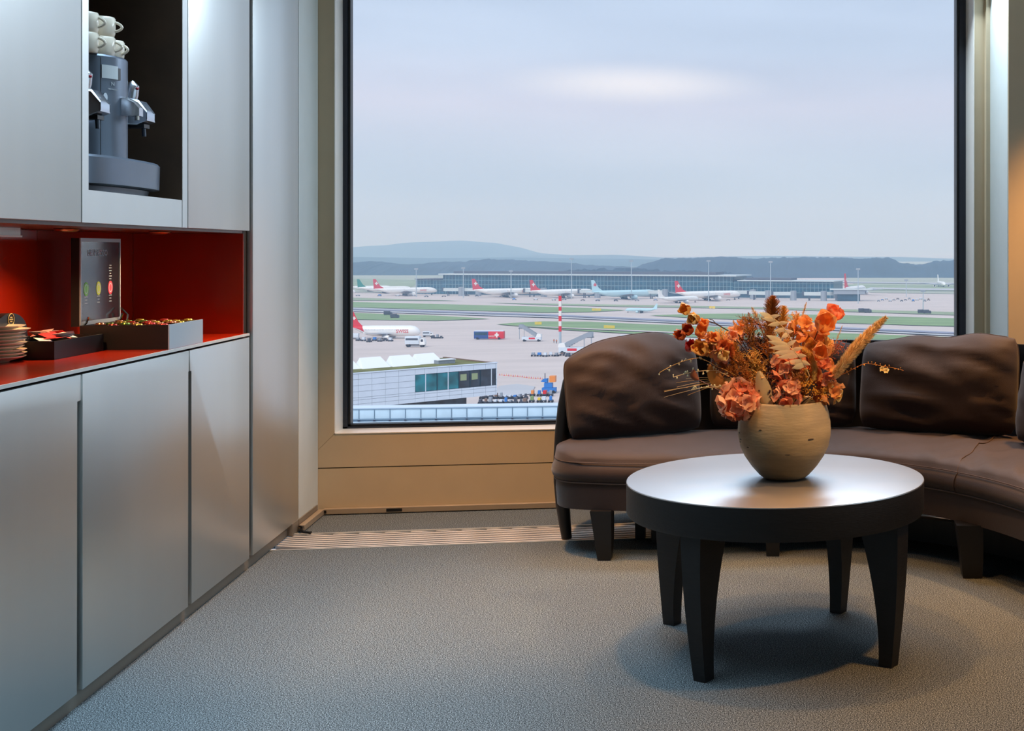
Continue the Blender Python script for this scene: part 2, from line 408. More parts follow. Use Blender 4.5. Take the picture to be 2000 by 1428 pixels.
# plinth end block under the tall panel corner
pb = B('plinth_end_block', 'plinth_grey', None, UC-0.02, UC+0.004, V_PIER-0.11, V_PIER-0.014, 0.0, 0.052); tag(pb, 'short grey plinth block at the corner by the window', 'plinth')
edges = [(-1.2, -0.355), (-0.33, 0.41), (0.435, 1.17), (1.19, 1.94), (1.96, 2.75)]
def base_cab(v0, v1, notch, label, n0_=0.0):
    t = empty('base_cabinet', (UC, (v0+v1)/2, 0)); tag(t, label, 'cabinet', 'silver base cabinets along the left wall')
    ch(MB().box(UB, UC-DT-0.002, v0-0.001, v1+0.0, 0.046, 0.905).build('carcass', 'carcass_dark'), t)
    zt, zb, zn = 0.912, 0.048, 0.842
    x = UC-DT
    pts = [(x, v0+n0_, zb), (x, v1-notch, zb)]
    if notch > 0: pts += [(x, v1-notch, zn), (x, v1, zn)]
    pts += [(x, v1, zt), (x, v0, zt)]
    if n0_ > 0: pts += [(x, v0, zn), (x, v0+n0_, zn)]
    ch(MB().prism(pts, (DT, 0, 0)).build('door', 'silver_lacquer', smooth=True, bevel=0.0012), t)
    return t
b0, b1, b2, b3 = vpx(158), vpx(161.5), vpx(369), vpx(371.5)
for o in [o for o in bpy.data.objects if o.name.startswith('base_cabinet')]: pass
base_cab(1.95, b0, b0-vpx(150.5), 'silver lacquered base cabinet nearest the camera, below the stacked saucers')
base_cab(vpx(161.5), b2, b2-vpx(367.5), 'middle silver base cabinet, below the open capsule box')
base_cab(vpx(371), vpx(487), 0.0, 'narrow silver base cabinet next to the tall panel', vpx(374)-vpx(371))
# second grip slot: notch cut at the start of the third door instead
# worktop
wt = empty('worktop', (UC, 3.5, CT)); tag(wt, 'glossy red worktop with thin pale front edge', 'worktop')
ch(MB().box(UB, UC-0.004, 1.9, vpx(487.5), CT, CT+0.008).build('red_surface', 'red_glass'), wt)
ch(MB().box(UC-0.004, UC, 1.9, vpx(487.5), CT-0.001, CT+0.0085).build('front_edge', 'edge_light'), wt)
CT += 0.008
# splashback
v_end = on_u(480, 600, UC-0.01).y
sb = empty('splashback', (UB, 3.5, CT)); tag(sb, 'glossy dark red glass splashback lining the alcove', 'splashback')
v_c = v_end
ch(MB().box(UB-0.008, UB-0.001, 1.9, 4.30, CT+.0005, 1.317).build('back_panel', 'red_glass'), sb)
ch(MB().box(UB-0.008, UB-0.001, 4.303, v_c, CT+.0005, 1.317).build('back_panel', 'red_glass'), sb)
ch(MB().box(UB, UC-0.02, v_c, v_c+0.005, CT+.0005, 1.317).build('end_panel', 'red_glass'), sb)
# tall end panel unit
tall = empty('tall_cabinet', (UC, 5.4, 0)); tag(tall, 'full height silver cabinet column beside the window', 'cabinet')
ch(MB().box(UB, UC-DT-0.002, v_end+0.014, V_PIER-0.003, 0.046, CEIL-0.01).build('carcass', 'carcass_dark'), tall)
ch(MB().box(UC-DT, UC, vpx(494), V_PIER-0.004, 0.049, CEIL-0.02).build('door', 'silver_lacquer', smooth=True, bevel=0.0012), tall)
# wall units
ZU = 1.328
def wall_cab(v0, v1, label, d0=None, d1=None):
    t = empty('wall_cabinet', (UC, (v0+v1)/2, ZU)); tag(t, label, 'cabinet', 'silver wall cabinets above the worktop')
    ch(MB().box(UB, UC-DT-0.002, v0+0.002, v1-0.003, ZU+0.002, CEIL-0.01).build('carcass', 'carcass_dark'), t)
    ch(MB().box(UC-DT, UC, (d0 or v0)+0.001, (d1 or v1)-0.001, ZU, CEIL-0.02).build('door', 'silver_lacquer', smooth=True, bevel=0.0012), t)
    return t
n0, n1 = vpx(173), vpx(356.5)
wall_cab(1.9, vpx(159), 'silver wall cabinet at the left edge, above the saucers')
wall_cab(vpx(367.5), vpx(487.5), 'silver wall cabinet between the machine niche and the tall panel')
nc = empty('niche_cabinet', (UC, (n0+n1)/2, ZU)); tag(nc, 'open dark brown niche framed in silver holding the coffee machine', 'cabinet')
zl = on_u(356, 391, UC).z
c0_, c1_ = vpx(160.5), vpx(366)
nb = MB(); nb.box(UB, UB+0.012, c0_, c1_, ZU, CEIL-0.01)
nb.box(UB+0.012, UC-DT-0.002, c0_, n0, ZU, CEIL-0.01); nb.box(UB+0.012, UC-DT-0.002, n1, c1_, ZU, CEIL-0.01)
nb.box(UB+0.012, UC-DT-0.002, n0, n1, ZU, zl-0.003); nb.box(UB+0.012, UC-DT-0.002, n0, n1, 2.5, CEIL-0.01)
nb.box(UB+.012, UC-.0012, n1-.0025, n1-.0003, zl, CEIL-.03)
ch(nb.build('niche_lining', 'niche_brown'), nc)
ch(MB().box(UC-DT, UC, c0_, n0, ZU, CEIL-0.02).build('side_frame', 'silver_lacquer'), nc)
ch(MB().box(UC-DT, UC, n1, c1_, ZU, CEIL-0.02).build('side_frame', 'silver_lacquer'), nc)
ch(MB().box(UC-DT, UC-0.001, n0+0.002, n1-0.002, ZU, zl).build('front_rail', 'silver_lacquer'), nc)
sf = B('soffit', 'soffit_brown', None, UB, UC-0.022, 1.9, v_end, ZU-0.010, ZU); tag(sf, kind='structure')
# recessed spots in the soffit
P('lens_glow', (255, 210, 150), 0.3, emit=(1.0, 0.72, 0.42, 1), estr=6.0)
P('chrome', (200, 196, 190), 0.15, 1.0)
P('brushed_bronze', (150, 110, 80), 0.25, 0.9)
spots = [(130, 447, 'by the open capsule box lid'), (312, 452.5, 'nearest the tall cabinet'), (None, None, 'above the stacked saucers')]
for px, py, w in spots:
    if px: p = on_z(px, py, ZU-0.011)
    else: p = Vector((-1.70, 3.05, 0))
    t = empty('soffit_spotlight', (p.x, p.y, ZU-0.010)); tag(t, 'small round recessed spotlight in the alcove soffit '+w, 'spotlight', 'soffit spotlights')
    M_ = None
    MB().lathe([(0.018, 0.0), (0.034, 0.0), (0.035, -0.003), (0.030, -0.008), (0.020, -0.010), (0.018, -0.006), (0.018, 0)], 28).build('ring', 'brushed_bronze', t, smooth=True)
    MB().lathe([(0, -0.0065), (0.0178, -0.0065), (0.0178, -0.003), (0, -0.003)], 20).build('lens', 'lens_glow', t)
    o = add_light('SPOT', 'spot_beam', (p.x, p.y, ZU-0.022), (0, 0, 0), 11.0, (1.0, 0.62, 0.30), spot_size=2.3, spot_blend=0.9, shadow_soft_size=0.015)
# slim pale bar seen at the left frame edge
lb_ = empty('pale_bar', on_z(20, 452, ZU-0.03)); tag(lb_, 'short pale bar under the wall cabinet at the left frame edge', 'light fitting')
pA = on_u(40, 452, -1.80)
ch(MB().box(-1.86, -1.80, pA.y-0.5, pA.y, ZU-0.038, ZU-0.0105).build('housing', 'edge_light'), lb_)
ch(MB().box(-1.80, -1.795, pA.y-0.5, pA.y, ZU-0.038, ZU-0.033).build('front_strip', 'frame_edge'), lb_)

struct(B('wall_left_near', 'silver_lacquer', None, -2.05, UC, -2.6, 1.89, 0, CEIL))
# ================================================================ OUTSIDE: the airfield, 40 m below eye level
P('apron_concrete', (206, 190, 182), 0.9, var=0.06, vscale=0.02, stretch=(1, 4, 1))
P('taxiway', (188, 186, 188), 0.9, var=0.05, vscale=0.01, stretch=(1, 5, 1))
P('runway', (140, 140, 158), 0.9, var=0.08, vscale=0.02)
P('grass_green', (128, 152, 98), 0.95, var=0.18, vscale=0.03, stretch=(1, 3, 1))
P('grass_dull', (146, 158, 122), 0.95, var=0.12, vscale=0.02)
P('field', (168, 170, 150), 0.95, var=0.14, vscale=0.004, stretch=(1, 6, 1))
P('paint_white', (230, 230, 225), 0.7)
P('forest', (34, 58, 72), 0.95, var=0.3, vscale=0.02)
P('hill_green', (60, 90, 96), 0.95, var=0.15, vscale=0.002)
P('airframe_white', (238, 238, 236), 0.35, var=0.02, vscale=0.5)
P('airframe_grey', (150, 156, 166), 0.4)
P('airframe_blue', (186, 220, 230), 0.4)
P('swiss_red', (214, 16, 34), 0.4)
P('fin_teal', (20, 130, 110), 0.4)
P('fin_orange', (240, 150, 50), 0.4)
P('engine_dark', (60, 64, 76), 0.4)
P('tyre', (30, 32, 38), 0.8)
P('teal_glass', (10, 76, 98), 0.12, var=0.35, vscale=0.12, stretch=(1, 1, 3), spec=0.6)
P('teal_dark', (30, 66, 84), 0.3, var=0.3, vscale=0.3)
P('facade_frame', (130, 160, 172), 0.5)
P('roof_pale', (196, 206, 208), 0.6, var=0.04)
P('roof_dark', (82, 84, 96), 0.7, var=0.1)
P('steel_grey', (150, 158, 168), 0.5, 0.2, var=0.08)
P('steel_dark', (70, 76, 90), 0.5, 0.2, var=0.1)
P('bus_blue', (36, 74, 140), 0.4)
P('vehicle_orange', (232, 140, 60), 0.5)
P('vehicle_blue', (40, 120, 200), 0.5)
P('vehicle_yellow', (226, 196, 60), 0.5)
P('hivis', (230, 120, 40), 0.6)
P('trouser_dark', (50, 54, 70), 0.7)
P('skin', (200, 150, 120), 0.6)
P('lattice_grey', (170, 184, 194), 0.6)
P('mast_white', (226, 222, 216), 0.6)
P('cladding_white', (212, 222, 232), 0.5, var=0.03, vscale=0.6)
P('cladding_joint', (150, 160, 172), 0.7)
P('window_teal', (20, 112, 124), 0.12, var=0.5, vscale=0.5, spec=0.8)
P('window_dark', (40, 56, 70), 0.12, var=0.4, vscale=0.7, spec=0.8)
P('mullion_dark', (30, 60, 74), 0.5)
P('roof_moss', (112, 112, 66), 0.95, var=0.35, vscale=0.25)
P('roof_rust', (128, 104, 92), 0.9, var=0.2)
P('skylight_white', (236, 236, 238), 0.5)
P('skylight_blue', (190, 214, 226), 0.3)
P('balustrade_blue', (188, 212, 226), 0.35, var=0.05, vscale=1.0)
P('balustrade_frame', (134, 160, 180), 0.5)
P('bolt_dark', (50, 60, 80), 0.6)

def camxy(X, Y, z=GZ): return Vector((X*CA+Y*SA, -X*SA+Y*CA, z))
def gpoly(name, pts, m, dz, kind='structure'):
    P3 = [gnd(x, y, dz) for x, y in pts]; c = sum(P3, Vector())/len(P3)
    mb = MB(); mb.face([mb.v(p-c) for p in P3]); 
    return tag(mb.build(name, m, None, loc=c), kind=kind)
gp = MB(); gp.box(-2500, 6000, 20, 12000, GZ-2, GZ)
struct(gp.build('airfield_ground', 'apron_concrete'))
gpoly('meadow', [(300, 572), (812, 572), (840, 545), (1300, 535), (1640, 540), (1700, 572), (2200, 580), (2200, 512), (300, 512)], 'field', 0.3)
gpoly('far_field', [(560, 566), (800, 563), (830, 548), (700, 545), (560, 545)], 'grass_dull', 0.6)
gpoly('far_field', [(1640, 556), (2000, 560), (2000, 571), (1700, 568)], 'grass_dull', 0.6)
gpoly('far_taxiway', [(1640, 551), (2050, 556), (2050, 559), (1640, 553)], 'taxiway', 0.9)
gpoly('far_taxiway', [(1700, 563), (2050, 568), (2050, 572), (1690, 566)], 'taxiway', 0.9)
def grass(pts, m='grass_green'): return gpoly('grass_strip', pts, m, 0.35, 'stuff')
grass([(400, 580), (684, 582), (905, 588.5), (684, 587.5), (400, 587)], 'grass_dull')
grass([(950, 592), (1215, 596), (1480, 600.5), (1880, 611), (2200, 618), (2200, 623), (1880, 617), (1480, 604), (1215, 600), (1080, 597)], 'grass_dull')
grass([(400, 586), (684, 590.5), (1060, 600), (1160, 603), (1222, 607), (1150, 610.5), (1060, 611.5), (684, 601), (400, 592)])
grass([(1268, 617), (1360, 614), (1440, 613.5), (1640, 616.5), (1870, 623), (2200, 634), (2200, 650), (1870, 639), (1640, 632), (1440, 625), (1350, 622)])
grass([(400, 602), (684, 612), (850, 617.5), (957, 623.5), (850, 627.5), (684, 625), (400, 622)])
grass([(970, 634.5), (1000, 632), (1060, 628.8), (1150, 629.5), (1250, 634), (1420, 640), (1640, 652), (1870, 660), (2200, 672), (2200, 700), (1870, 690), (1640, 676), (1420, 664), (1250, 654), (1100, 645.5)])
gpoly('perimeter_road', [(400, 606), (684, 622), (684, 624), (400, 608)], 'taxiway', 0.7)
gpoly('perimeter_road', [(1000, 638.3), (1100, 642), (1250, 648), (1640, 666), (1640, 668), (1250, 650), (1100, 643.6)], 'apron_concrete', 0.7)
gpoly('runway_strip', [(300, 596), (684, 602), (1080, 615), (1350, 627), (1870, 650), (2300, 672), (2300, 682), (1870, 658), (1350, 634), (1080, 622), (684, 609.5), (300, 604)], 'taxiway', 0.5)
gpoly('runway_wear', [(300, 599), (684, 604.5), (1080, 617), (1350, 629), (1870, 652.5), (2300, 674), (2300, 678), (1870, 655.5), (1350, 632), (1080, 619.5), (684, 607), (300, 602)], 'runway', 0.8)
gpoly('pale_patch', [(975, 755), (1010, 751), (1045, 756), (1038, 770), (1000, 778), (960, 772)], 'taxiway', 0.2)

def mound(name, ridge, Y, w, m, rough=0.0, n=90, kind='structure', seed=0):
    xs0, xs1 = ridge[0][0], ridge[-1][0]; rows = []
    prof = ((-1.0, 0.0), (-0.75, 0.35), (-0.5, 0.7), (-0.2, 0.95), (0, 1.0), (0.4, 0.8), (1, 0.0))
    cols = []
    for i in range(n+1):
        px = xs0+(xs1-xs0)*i/n
        for (a, b) in zip(ridge, ridge[1:]):
            if a[0] <= px <= b[0]+1e-6:
                t_ = (px-a[0])/(b[0]-a[0]); t_ = t_*t_*(3-2*t_); py = a[1]+(b[1]-a[1])*t_; break
        h = EYE-(py-CY)/F*Y-GZ
        col = []
        for k, (dy, hh) in enumerate(prof):
            X = (px-CX)/F*Y
            nv = 0.7*noise.noise(Vector((X*0.02+seed, dy*3, 0.3)))+0.6*noise.noise(Vector((X*0.07+seed, dy*5, 1.3)))+0.6*noise.noise(Vector((X*0.25+seed, dy*9, 2.3)))
            z = GZ-1+max(0, h+1)*hh+rough*nv*(hh > 0)
            col.append(camxy(X, Y+dy*w, z))
        cols.append(col)
    mb = MB(); mb.grid(cols)
    return tag(mb.build(name, m, None, smooth=True, angle=None), kind=kind)
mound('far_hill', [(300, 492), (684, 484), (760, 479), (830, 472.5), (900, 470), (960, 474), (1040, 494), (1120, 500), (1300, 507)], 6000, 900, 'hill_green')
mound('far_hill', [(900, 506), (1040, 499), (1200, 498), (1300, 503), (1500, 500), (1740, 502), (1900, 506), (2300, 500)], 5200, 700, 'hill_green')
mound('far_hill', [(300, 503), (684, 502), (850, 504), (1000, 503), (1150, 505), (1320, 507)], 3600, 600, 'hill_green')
mound('wooded_ridge', [(300, 510), (684, 514), (730, 512), (800, 517), (900, 510), (960, 507), (1060, 512), (1180, 519), (1300, 524)], 2150, 160, 'forest', 3.2, 420)
mound('wooded_ridge', [(1262, 514), (1300, 505), (1400, 501), (1480, 505), (1560, 502), (1640, 504), (1735, 503), (1762, 513), (1800, 516), (1830, 510), (1880, 508), (2000, 511), (2300, 505)], 2000, 200, 'forest', 2.6, 420, seed=5)
mound('tree_belt', [(1070, 534), (1130, 526), (1200, 524), (1330, 529), (1440, 535), (1470, 541)], 1450, 60, 'forest', 3.5, 300, kind='stuff', seed=19)

def place(px, yb, heading=0.0, name='thing', z=0.0):
    p = gnd(px, yb, z); return empty(name, p, -YAW+heading)

# ---------------------------------------------------------------- terminal dock
def frame_between(name, px0, y0, px1, y1):
    a_, b_ = gnd(px0, y0), gnd(px1, y1); d = b_-a_
    return empty(name, a_, math.atan2(d.y, d.x)), d.length, lambda px: None
dock = empty('terminal_dock', gnd(845, 574.5), 0)
A0, A1 = gnd(812, 574), gnd(1628, 583); dv = A1-A0; dock.location = A0; dock.rotation_euler = (0, 0, math.atan2(dv.y, dv.x)); DL = dv.length
tag(dock, 'long teal glass airport dock with flat pale roof behind the parked airliners', 'building')
def dl(px): return DL*(px-812)/(1628-812)   # close enough over this range
x1, x2, x3 = dl(872), dl(1447), DL
D = lambda a, b, c, d_, e, f, n, m: MB().box(a, b, c, d_, e, f).build(n, m, dock)
D(0, x1, 0, 30, 0, 13.5, 'low_west_wing', 'teal_glass')
D(x1, x2, -1, 34, 0, 18.0, 'glass_hall', 'teal_glass')
D(x2, x3, 0, 30, 0, 14.0, 'low_east_wing', 'teal_glass')
D(x1-3, x2+4, -4, 36, 18.0, 19.0, 'main_roof', 'roof_pale')
D(0, x1-3.2, -2, 31, 13.5, 14.1, 'west_roof', 'roof_dark')
D(x2+4.2, x3+1, -2, 31, 14.0, 14.8, 'east_roof', 'roof_pale')
D(x1+4, x2-20, 10, 30, 19.0, 21.2, 'roof_plant', 'roof_dark')
D(x2+8, x3-40, 8, 26, 14.8, 16.6, 'roof_plant', 'roof_dark')
mm = MB(); x = 2.0
while x < DL-1:
    top = 18.0 if x1 < x < x2 else 13.5
    yy = -1.0 if x1 < x < x2 else 0
    mm.box(x-0.15, x+0.15, yy-0.35, yy, 0, top); x += 3.4
mm.build('mullions', 'facade_frame', dock)['kind'] = 'stuff'
fb = MB()
for z in (4.6, 9.0, 13.0): fb.box(x1, x2, -1.4, -1.0, z, z+0.35); fb.box(0, x1, -0.4, 0, z*0.95, z*0.95+0.3); fb.box(x2, x3, -0.4, 0, z*0.95, z*0.95+0.3)
fb.build('floor_bands', 'facade_frame', dock)['kind'] = 'stuff'
D(x1+20, x3-10, -5, -1.5, 0, 4.2, 'ground_floor', 'teal_dark')

def jet_bridge(px, yb, L_=18.0, heading=0.0, where=''):
    t = place(px, yb, heading, 'jet_bridge'); tag(t, 'pale boarding bridge '+where, 'jet bridge', 'boarding bridges along the dock')
    MB().box(-L_/2, L_/2, -1.5, 1.5, 4.2, 7.0).build('tunnel', 'roof_pale', t)
    MB().lathe([(2.6, 0), (2.6, 7.8), (0, 8.0)], 10, Matrix.Translation((L_/2, 0, 0)) @ Matrix.Diagonal((1, 1, 1, 1))).build('rotunda', 'steel_grey', t)
    MB().box(-L_/2-1.5, -L_/2, -2, 2, 3.8, 7.4).build('cab', 'steel_dark', t)
    for s in (-1, 1): MB().box(-L_/4-0.3, -L_/4+0.3, s*1.4-0.3, s*1.4+0.3, 0, 4.3).build('leg', 'steel_dark', t)
for a_ in ((884, 578, 'left of the second airliner with a red fin'), (918, 578, 'just left of the second red fin'), (1044, 580, 'between second and third red finned airliners'), (1150, 582, 'beside the pale blue finned airliner tail'), (1280, 583.5, 'at the nose of the pale blue finned airliner'), (1452, 584, 'right of the rightmost parked airliner'), (1482, 586, 'behind the bouquet top, left one'), (1530, 587, 'behind the bouquet top, middle one'), (1590, 587.5, 'near the right end of the dock'), (1618, 587, 'at the right corner of the dock')):
    jet_bridge(a_[0], a_[1], 16, random.uniform(-0.3, 0.3), a_[2])
pb2 = place(1655, 588, 0.0, 'pier_building'); tag(pb2, 'small grey pier building under the red fin at the end of the dock', 'building')
MB().box(-11, 14, -4, 6, 5.5, 9).build('upper_floor', 'steel_grey', pb2)
MB().box(-8, 10, -3, 5, 0, 5.4).build('ground_floor', 'teal_dark', pb2)
MB().box(-14, 20, -5, 7, 9, 9.7).build('roof', 'roof_pale', pb2)

# ---------------------------------------------------------------- airliners
def fin_logo(kind, L_, par, x, z, s, half):
    for side in (-1, 1):
        mb = MB(); y = side*(half+0.06)
        if kind == 'cross':
            mb.box(x-s*0.5, x+s*0.5, min(y, y*0.9), max(y, y*0.9), z-s*0.16, z+s*0.16); mb.box(x-s*0.16, x+s*0.16, min(y, y*0.9), max(y, y*0.9), z-s*0.5, z-s*0.161); mb.box(x-s*0.16, x+s*0.16, min(y, y*0.9), max(y, y*0.9), z+s*0.161, z+s*0.5)
            mb.build('white_cross', 'paint_white', par)
        elif kind == 'leaf':
            pts = [(0, -.55), (.06, -.2), (.42, -.28), (.34, -.1), (.55, .12), (.36, .14), (.38, .34), (.16, .16), (.18, .5), (.0, .62), (-.18, .5), (-.16, .16), (-.38, .34), (-.36, .14), (-.55, .12), (-.34, -.1), (-.42, -.28), (-.06, -.2)]
            mb.prism([(x+a*s, y, z+b*s) for a, b in pts], (0, -side*0.05, 0)); mb.build('red_leaf', 'swiss_red', par)
def airliner(px, yb, L_, head, label, fin='swiss_red', logo='cross', body='airframe_white', rf=0.047, letters=False, tailred=False, hf=0.27, group=None):
    t = place(px, yb, head, 'airliner'); tag(t, label, 'airliner', group)
    R = rf*L_; zc = R+0.035*L_
    rings = []
    secs = [(-.5, .12, .75), (-.46, .25, .6), (-.38, .55, .38), (-.28, .86, .12), (-.2, 1, 0), (0, 1, 0), (.2, 1, 0), (.36, 1, 0), (.42, .9, -.05), (.46, .7, -.14), (.485, .42, -.26), (.5, .08, -.34)]
    for fx, fr_, dz in secs:
        rings.append([(fx*L_, fr_*R*math.cos(2*PI*k/14), zc+dz*R+fr_*R*math.sin(2*PI*k/14)) for k in range(14)])
    MB().loft(rings).build('fuselage', body, t, smooth=True, angle=1.2)
    if tailred:
        rr = []
        for fx, fr_, dz in ((-.5, .13, .75), (-.46, .262, .6), (-.38, .565, .38), (-.31, .80, .19)):
            sh = 0.0
            rr.append([(fx*L_+(0.05*L_ if fx < -.2 else 0)*(-math.sin(2*PI*k/14))*0.6, fr_*R*1.02*math.cos(2*PI*k/14), zc+dz*R+fr_*R*1.02*math.sin(2*PI*k/14)) for k in range(14)])
        MB().loft(rr).build('tail_band', 'swiss_red', t, smooth=True)
    for s in (-1, 1):
        w = MB(); z0 = zc-R*0.55
        root = [(.12*L_, s*R*0.7, z0), (-.10*L_, s*R*0.7, z0)]; tip = [(-.13*L_, s*.47*L_, z0+.035*L_), (-.17*L_, s*.47*L_, z0+.035*L_)]
        th = [0.011*L_, 0.003*L_]
        ringA = [(root[0][0], root[0][1], z0), (.04*L_, s*R*.7, z0+th[0]), (root[1][0], root[1][1], z0), (.04*L_, s*R*.7, z0-th[0])]
        ringB = [tip[0], ((tip[0][0]+tip[1][0])/2, tip[0][1], tip[0][2]+th[1]), tip[1], ((tip[0][0]+tip[1][0])/2, tip[0][1], tip[0][2]-th[1])]
        wo = w.loft([ringA, ringB]).build('wing', 'airframe_grey', t)
        MB().prism([tip[0], tip[1], (tip[1][0]-.01*L_, tip[1][1]+s*.01*L_, tip[1][2]+.035*L_)], (0, s*0.15, 0)).build('winglet', body, wo)
        h = MB(); hz = zc+R*0.45
        h.loft([[(-.40*L_, s*R*.3, hz), (-.43*L_, s*R*.3, hz+.06*R), (-.48*L_, s*R*.3, hz), (-.43*L_, s*R*.3, hz-.06*R)], [(-.49*L_, s*.16*L_, hz+.01*L_), (-.5*L_, s*.16*L_, hz+.011*L_), (-.52*L_, s*.16*L_, hz+.01*L_), (-.5*L_, s*.16*L_, hz+.009*L_)]]).build('tailplane', body, t)
        ex, ey, ez = .05*L_, s*.155*L_, zc-R*1.05
        er = 0.026*L_
        M_ = Matrix.Translation((ex, ey, ez)) @ Matrix.Rotation(PI/2, 4, 'Y')
        en = MB().lathe([(er*.5, -.06*L_), (er*.9, -.03*L_), (er*1.08, .01*L_), (er, .042*L_), (er*.82, .040*L_), (er*.8, .01*L_), (0, .01*L_)], 14, M_).build('engine', body, t, smooth=True)
        MB().lathe([(0, .0125*L_), (er*.78, .0125*L_), (er*.78, .011*L_), (0, .011*L_)], 12, M_).build('fan', 'engine_dark', en)
        MB().box(ex-.05*L_, ex+.02*L_, ey-.002*L_, ey+.002*L_, ez+er*.7, z0+.008*L_).build('pylon', 'airframe_grey', t)
        gm = MB()
        for gx in (-.03*L_, -.005*L_): gm.lathe([(0, -.4), (.012*L_, -.4), (.012*L_, .4), (0, .4)], 10, Matrix.Translation((gx, s*.05*L_, .012*L_)) @ Matrix.Rotation(PI/2, 4, 'X'))
        gm.box(-.02*L_, -.014*L_, s*.05*L_-.2, s*.05*L_+.2, .012*L_, zc-R*.5); gm.build('main_gear', 'tyre', t)
    ng = MB(); ng.lathe([(0, -.5), (.009*L_, -.5), (.009*L_, .5), (0, .5)], 10, Matrix.Translation((.41*L_, 0, .009*L_)) @ Matrix.Rotation(PI/2, 4, 'X')); ng.box(.407*L_, .413*L_, -.15, .15, .01*L_, zc-R*.7); ng.build('nose_gear', 'tyre', t)
    hw = 0.006*L_; zt = hf*L_
    f_ = MB(); f_.prism([(-.34*L_, -hw, zc+R*.85), (-.405*L_, -hw, zc+R*1.7), (-.475*L_, -hw, zt), (-.515*L_, -hw, zt), (-.50*L_, -hw, zc+R*.6)], (0, 2*hw, 0))
    fo = f_.build('tail_fin', fin, t)
    if logo: fin_logo(logo, L_, fo, -.462*L_, zc+R+(zt-zc-R)*.52, .05*L_, hw)
    MB().prism([(.452*L_, -.5*R, zc+.30*R), (.475*L_, -.36*R, zc+.10*R), (.475*L_, .36*R, zc+.10*R), (.452*L_, .5*R, zc+.30*R)], (-.004*L_, 0, .16*R)).build('cockpit_windows', 'engine_dark', t)
    for s in (-1, 1):
        cw = MB()
        for k in range(30):
            x = -.30*L_+k*.022*L_
            cw.box(x, x+.006*L_, s*R*0.985-0.02*R, s*R*0.985+0.02*R, zc+.16*R, zc+.34*R)
        cw.build('cabin_windows', 'airframe_grey', t)['kind'] = 'stuff'
        if letters:
            M_ = Matrix.Translation((.26*L_, s*(R*1.0+.02), zc-.05*R)) @ Matrix.Rotation(0 if s < 0 else PI, 4, 'Z') @ Matrix.Rotation(PI/2, 4, 'X')
            text_obj('airline_name', 'SWISS', R*.85, 'swiss_red', t, M_, 0.05)
    return t
AH = 0.62
airliner(793, 577.5, 56, AH, 'white airliner with red fin and white cross, first from the left before the dock', letters=True)
airliner(752, 572.5, 50, AH, 'white airliner with teal green fin half hidden behind the first red finned one', 'fin_teal', None)
airliner(722, 569.5, 44, AH, 'white airliner with orange fin at far left of the far apron', 'fin_orange', None, hf=.30)
airliner(636, 578, 50, 0.3, 'white airliner nose just showing at the left edge of the window, far apron', 'swiss_red', 'cross')
airliner(990, 580.5, 60, AH, 'white airliner with red fin, second from the left before the dock', letters=True)
airliner(1100, 582, 58, AH, 'white airliner with red fin, behind the top of the red and white mast', letters=True)
airliner(1222, 584.5, 60, AH, 'pale blue airliner with a red leaf on its fin before the dock', 'airframe_blue', 'leaf', 'airframe_blue')
airliner(1384, 587, 60, AH, 'white airliner with red fin, rightmost of those parked broadside at the dock', letters=True)
airliner(1326, 592, 40, AH+0.2, 'smaller white airliner half hidden left of the rightmost red finned one', 'airframe_white', None)
airliner(1670, 575.5, 62, 1.25, 'white airliner with red fin standing behind the pier building at right', hf=.32)
airliner(1838, 561, 50, -PI/2+0.05, 'small white airliner facing the camera far off at the right edge', 'airframe_white', None)
airliner(1252, 611, 22, PI-0.25, 'small pale blue jet taxiing between the grass strips', 'airframe_blue', None, 'airframe_blue', 0.05)
airliner(754, 661.5, 31, 0.03, 'white airliner with red tail and white cross parked nearest, at left of the window', letters=True, tailred=True, rf=0.080, hf=.40)

# ---------------------------------------------------------------- masts
def light_mast(px, yb, ytop, where):
    t = place(px, yb, 0, 'light_mast'); Y = 40*F/(yb-CY); h = (yb-ytop)/F*Y
    tag(t, 'tall thin pale floodlight mast '+where, 'mast', 'apron floodlight masts')
    MB().tube([(0, 0, 0), (0, 0, h)], [0.42, 0.28], 6).build('pole', 'lattice_grey', t)
    MB().box(-1.6, 1.6, -.5, .5, h-1.4, h).build('lamp_head', 'steel_grey', t)
for a_ in ((813, 580, 524, 'left of the dock'), (905, 582, 522, 'before the left part of the dock roof'), (998, 584, 528, 'behind the second red finned airliner'), (1116, 584, 504, 'tallest, right of the red and white mast'), (1233, 586, 508, 'behind the leaf finned airliner'), (1384, 590, 508, 'behind the rightmost parked airliner'), (1505, 590, 510, 'above the bouquet top'), (1676, 593, 524, 'beside the rightmost red fin'), (1770, 580, 546, 'in the field right of the dock'), (1803, 612, 566, 'beside the two dark vans at right')):
    light_mast(*a_)
bm_ = place(1094, 690, 0, 'banded_mast'); tag(bm_, 'red and white banded mast standing on the apron left of the sofa', 'mast')
sc_m = 480/F
zz = lambda y: (690-y)*sc_m
bands = [(578, 588, 'swiss_red'), (588, 599, 'mast_white'), (599, 607, 'swiss_red'), (607, 617, 'mast_white'), (617, 627.5, 'swiss_red'), (627.5, 637, 'mast_white'), (637, 647.5, 'swiss_red')]
for y0, y1, m_ in bands:
    MB().box(-.5, .5, -.5, .5, zz(y1), zz(y0)).build('red_band' if m_ == 'swiss_red' else 'white_band', m_, bm_)
MB().tube([(0, 0, zz(690)), (0, 0, zz(648))], [.6, .5], 6).build('lower_shaft', 'lattice_grey', bm_)
MB().tube([(0, 0, zz(578)), (0, 0, zz(572))], [.12, .12], 5).build('aerial', 'lattice_grey', bm_)

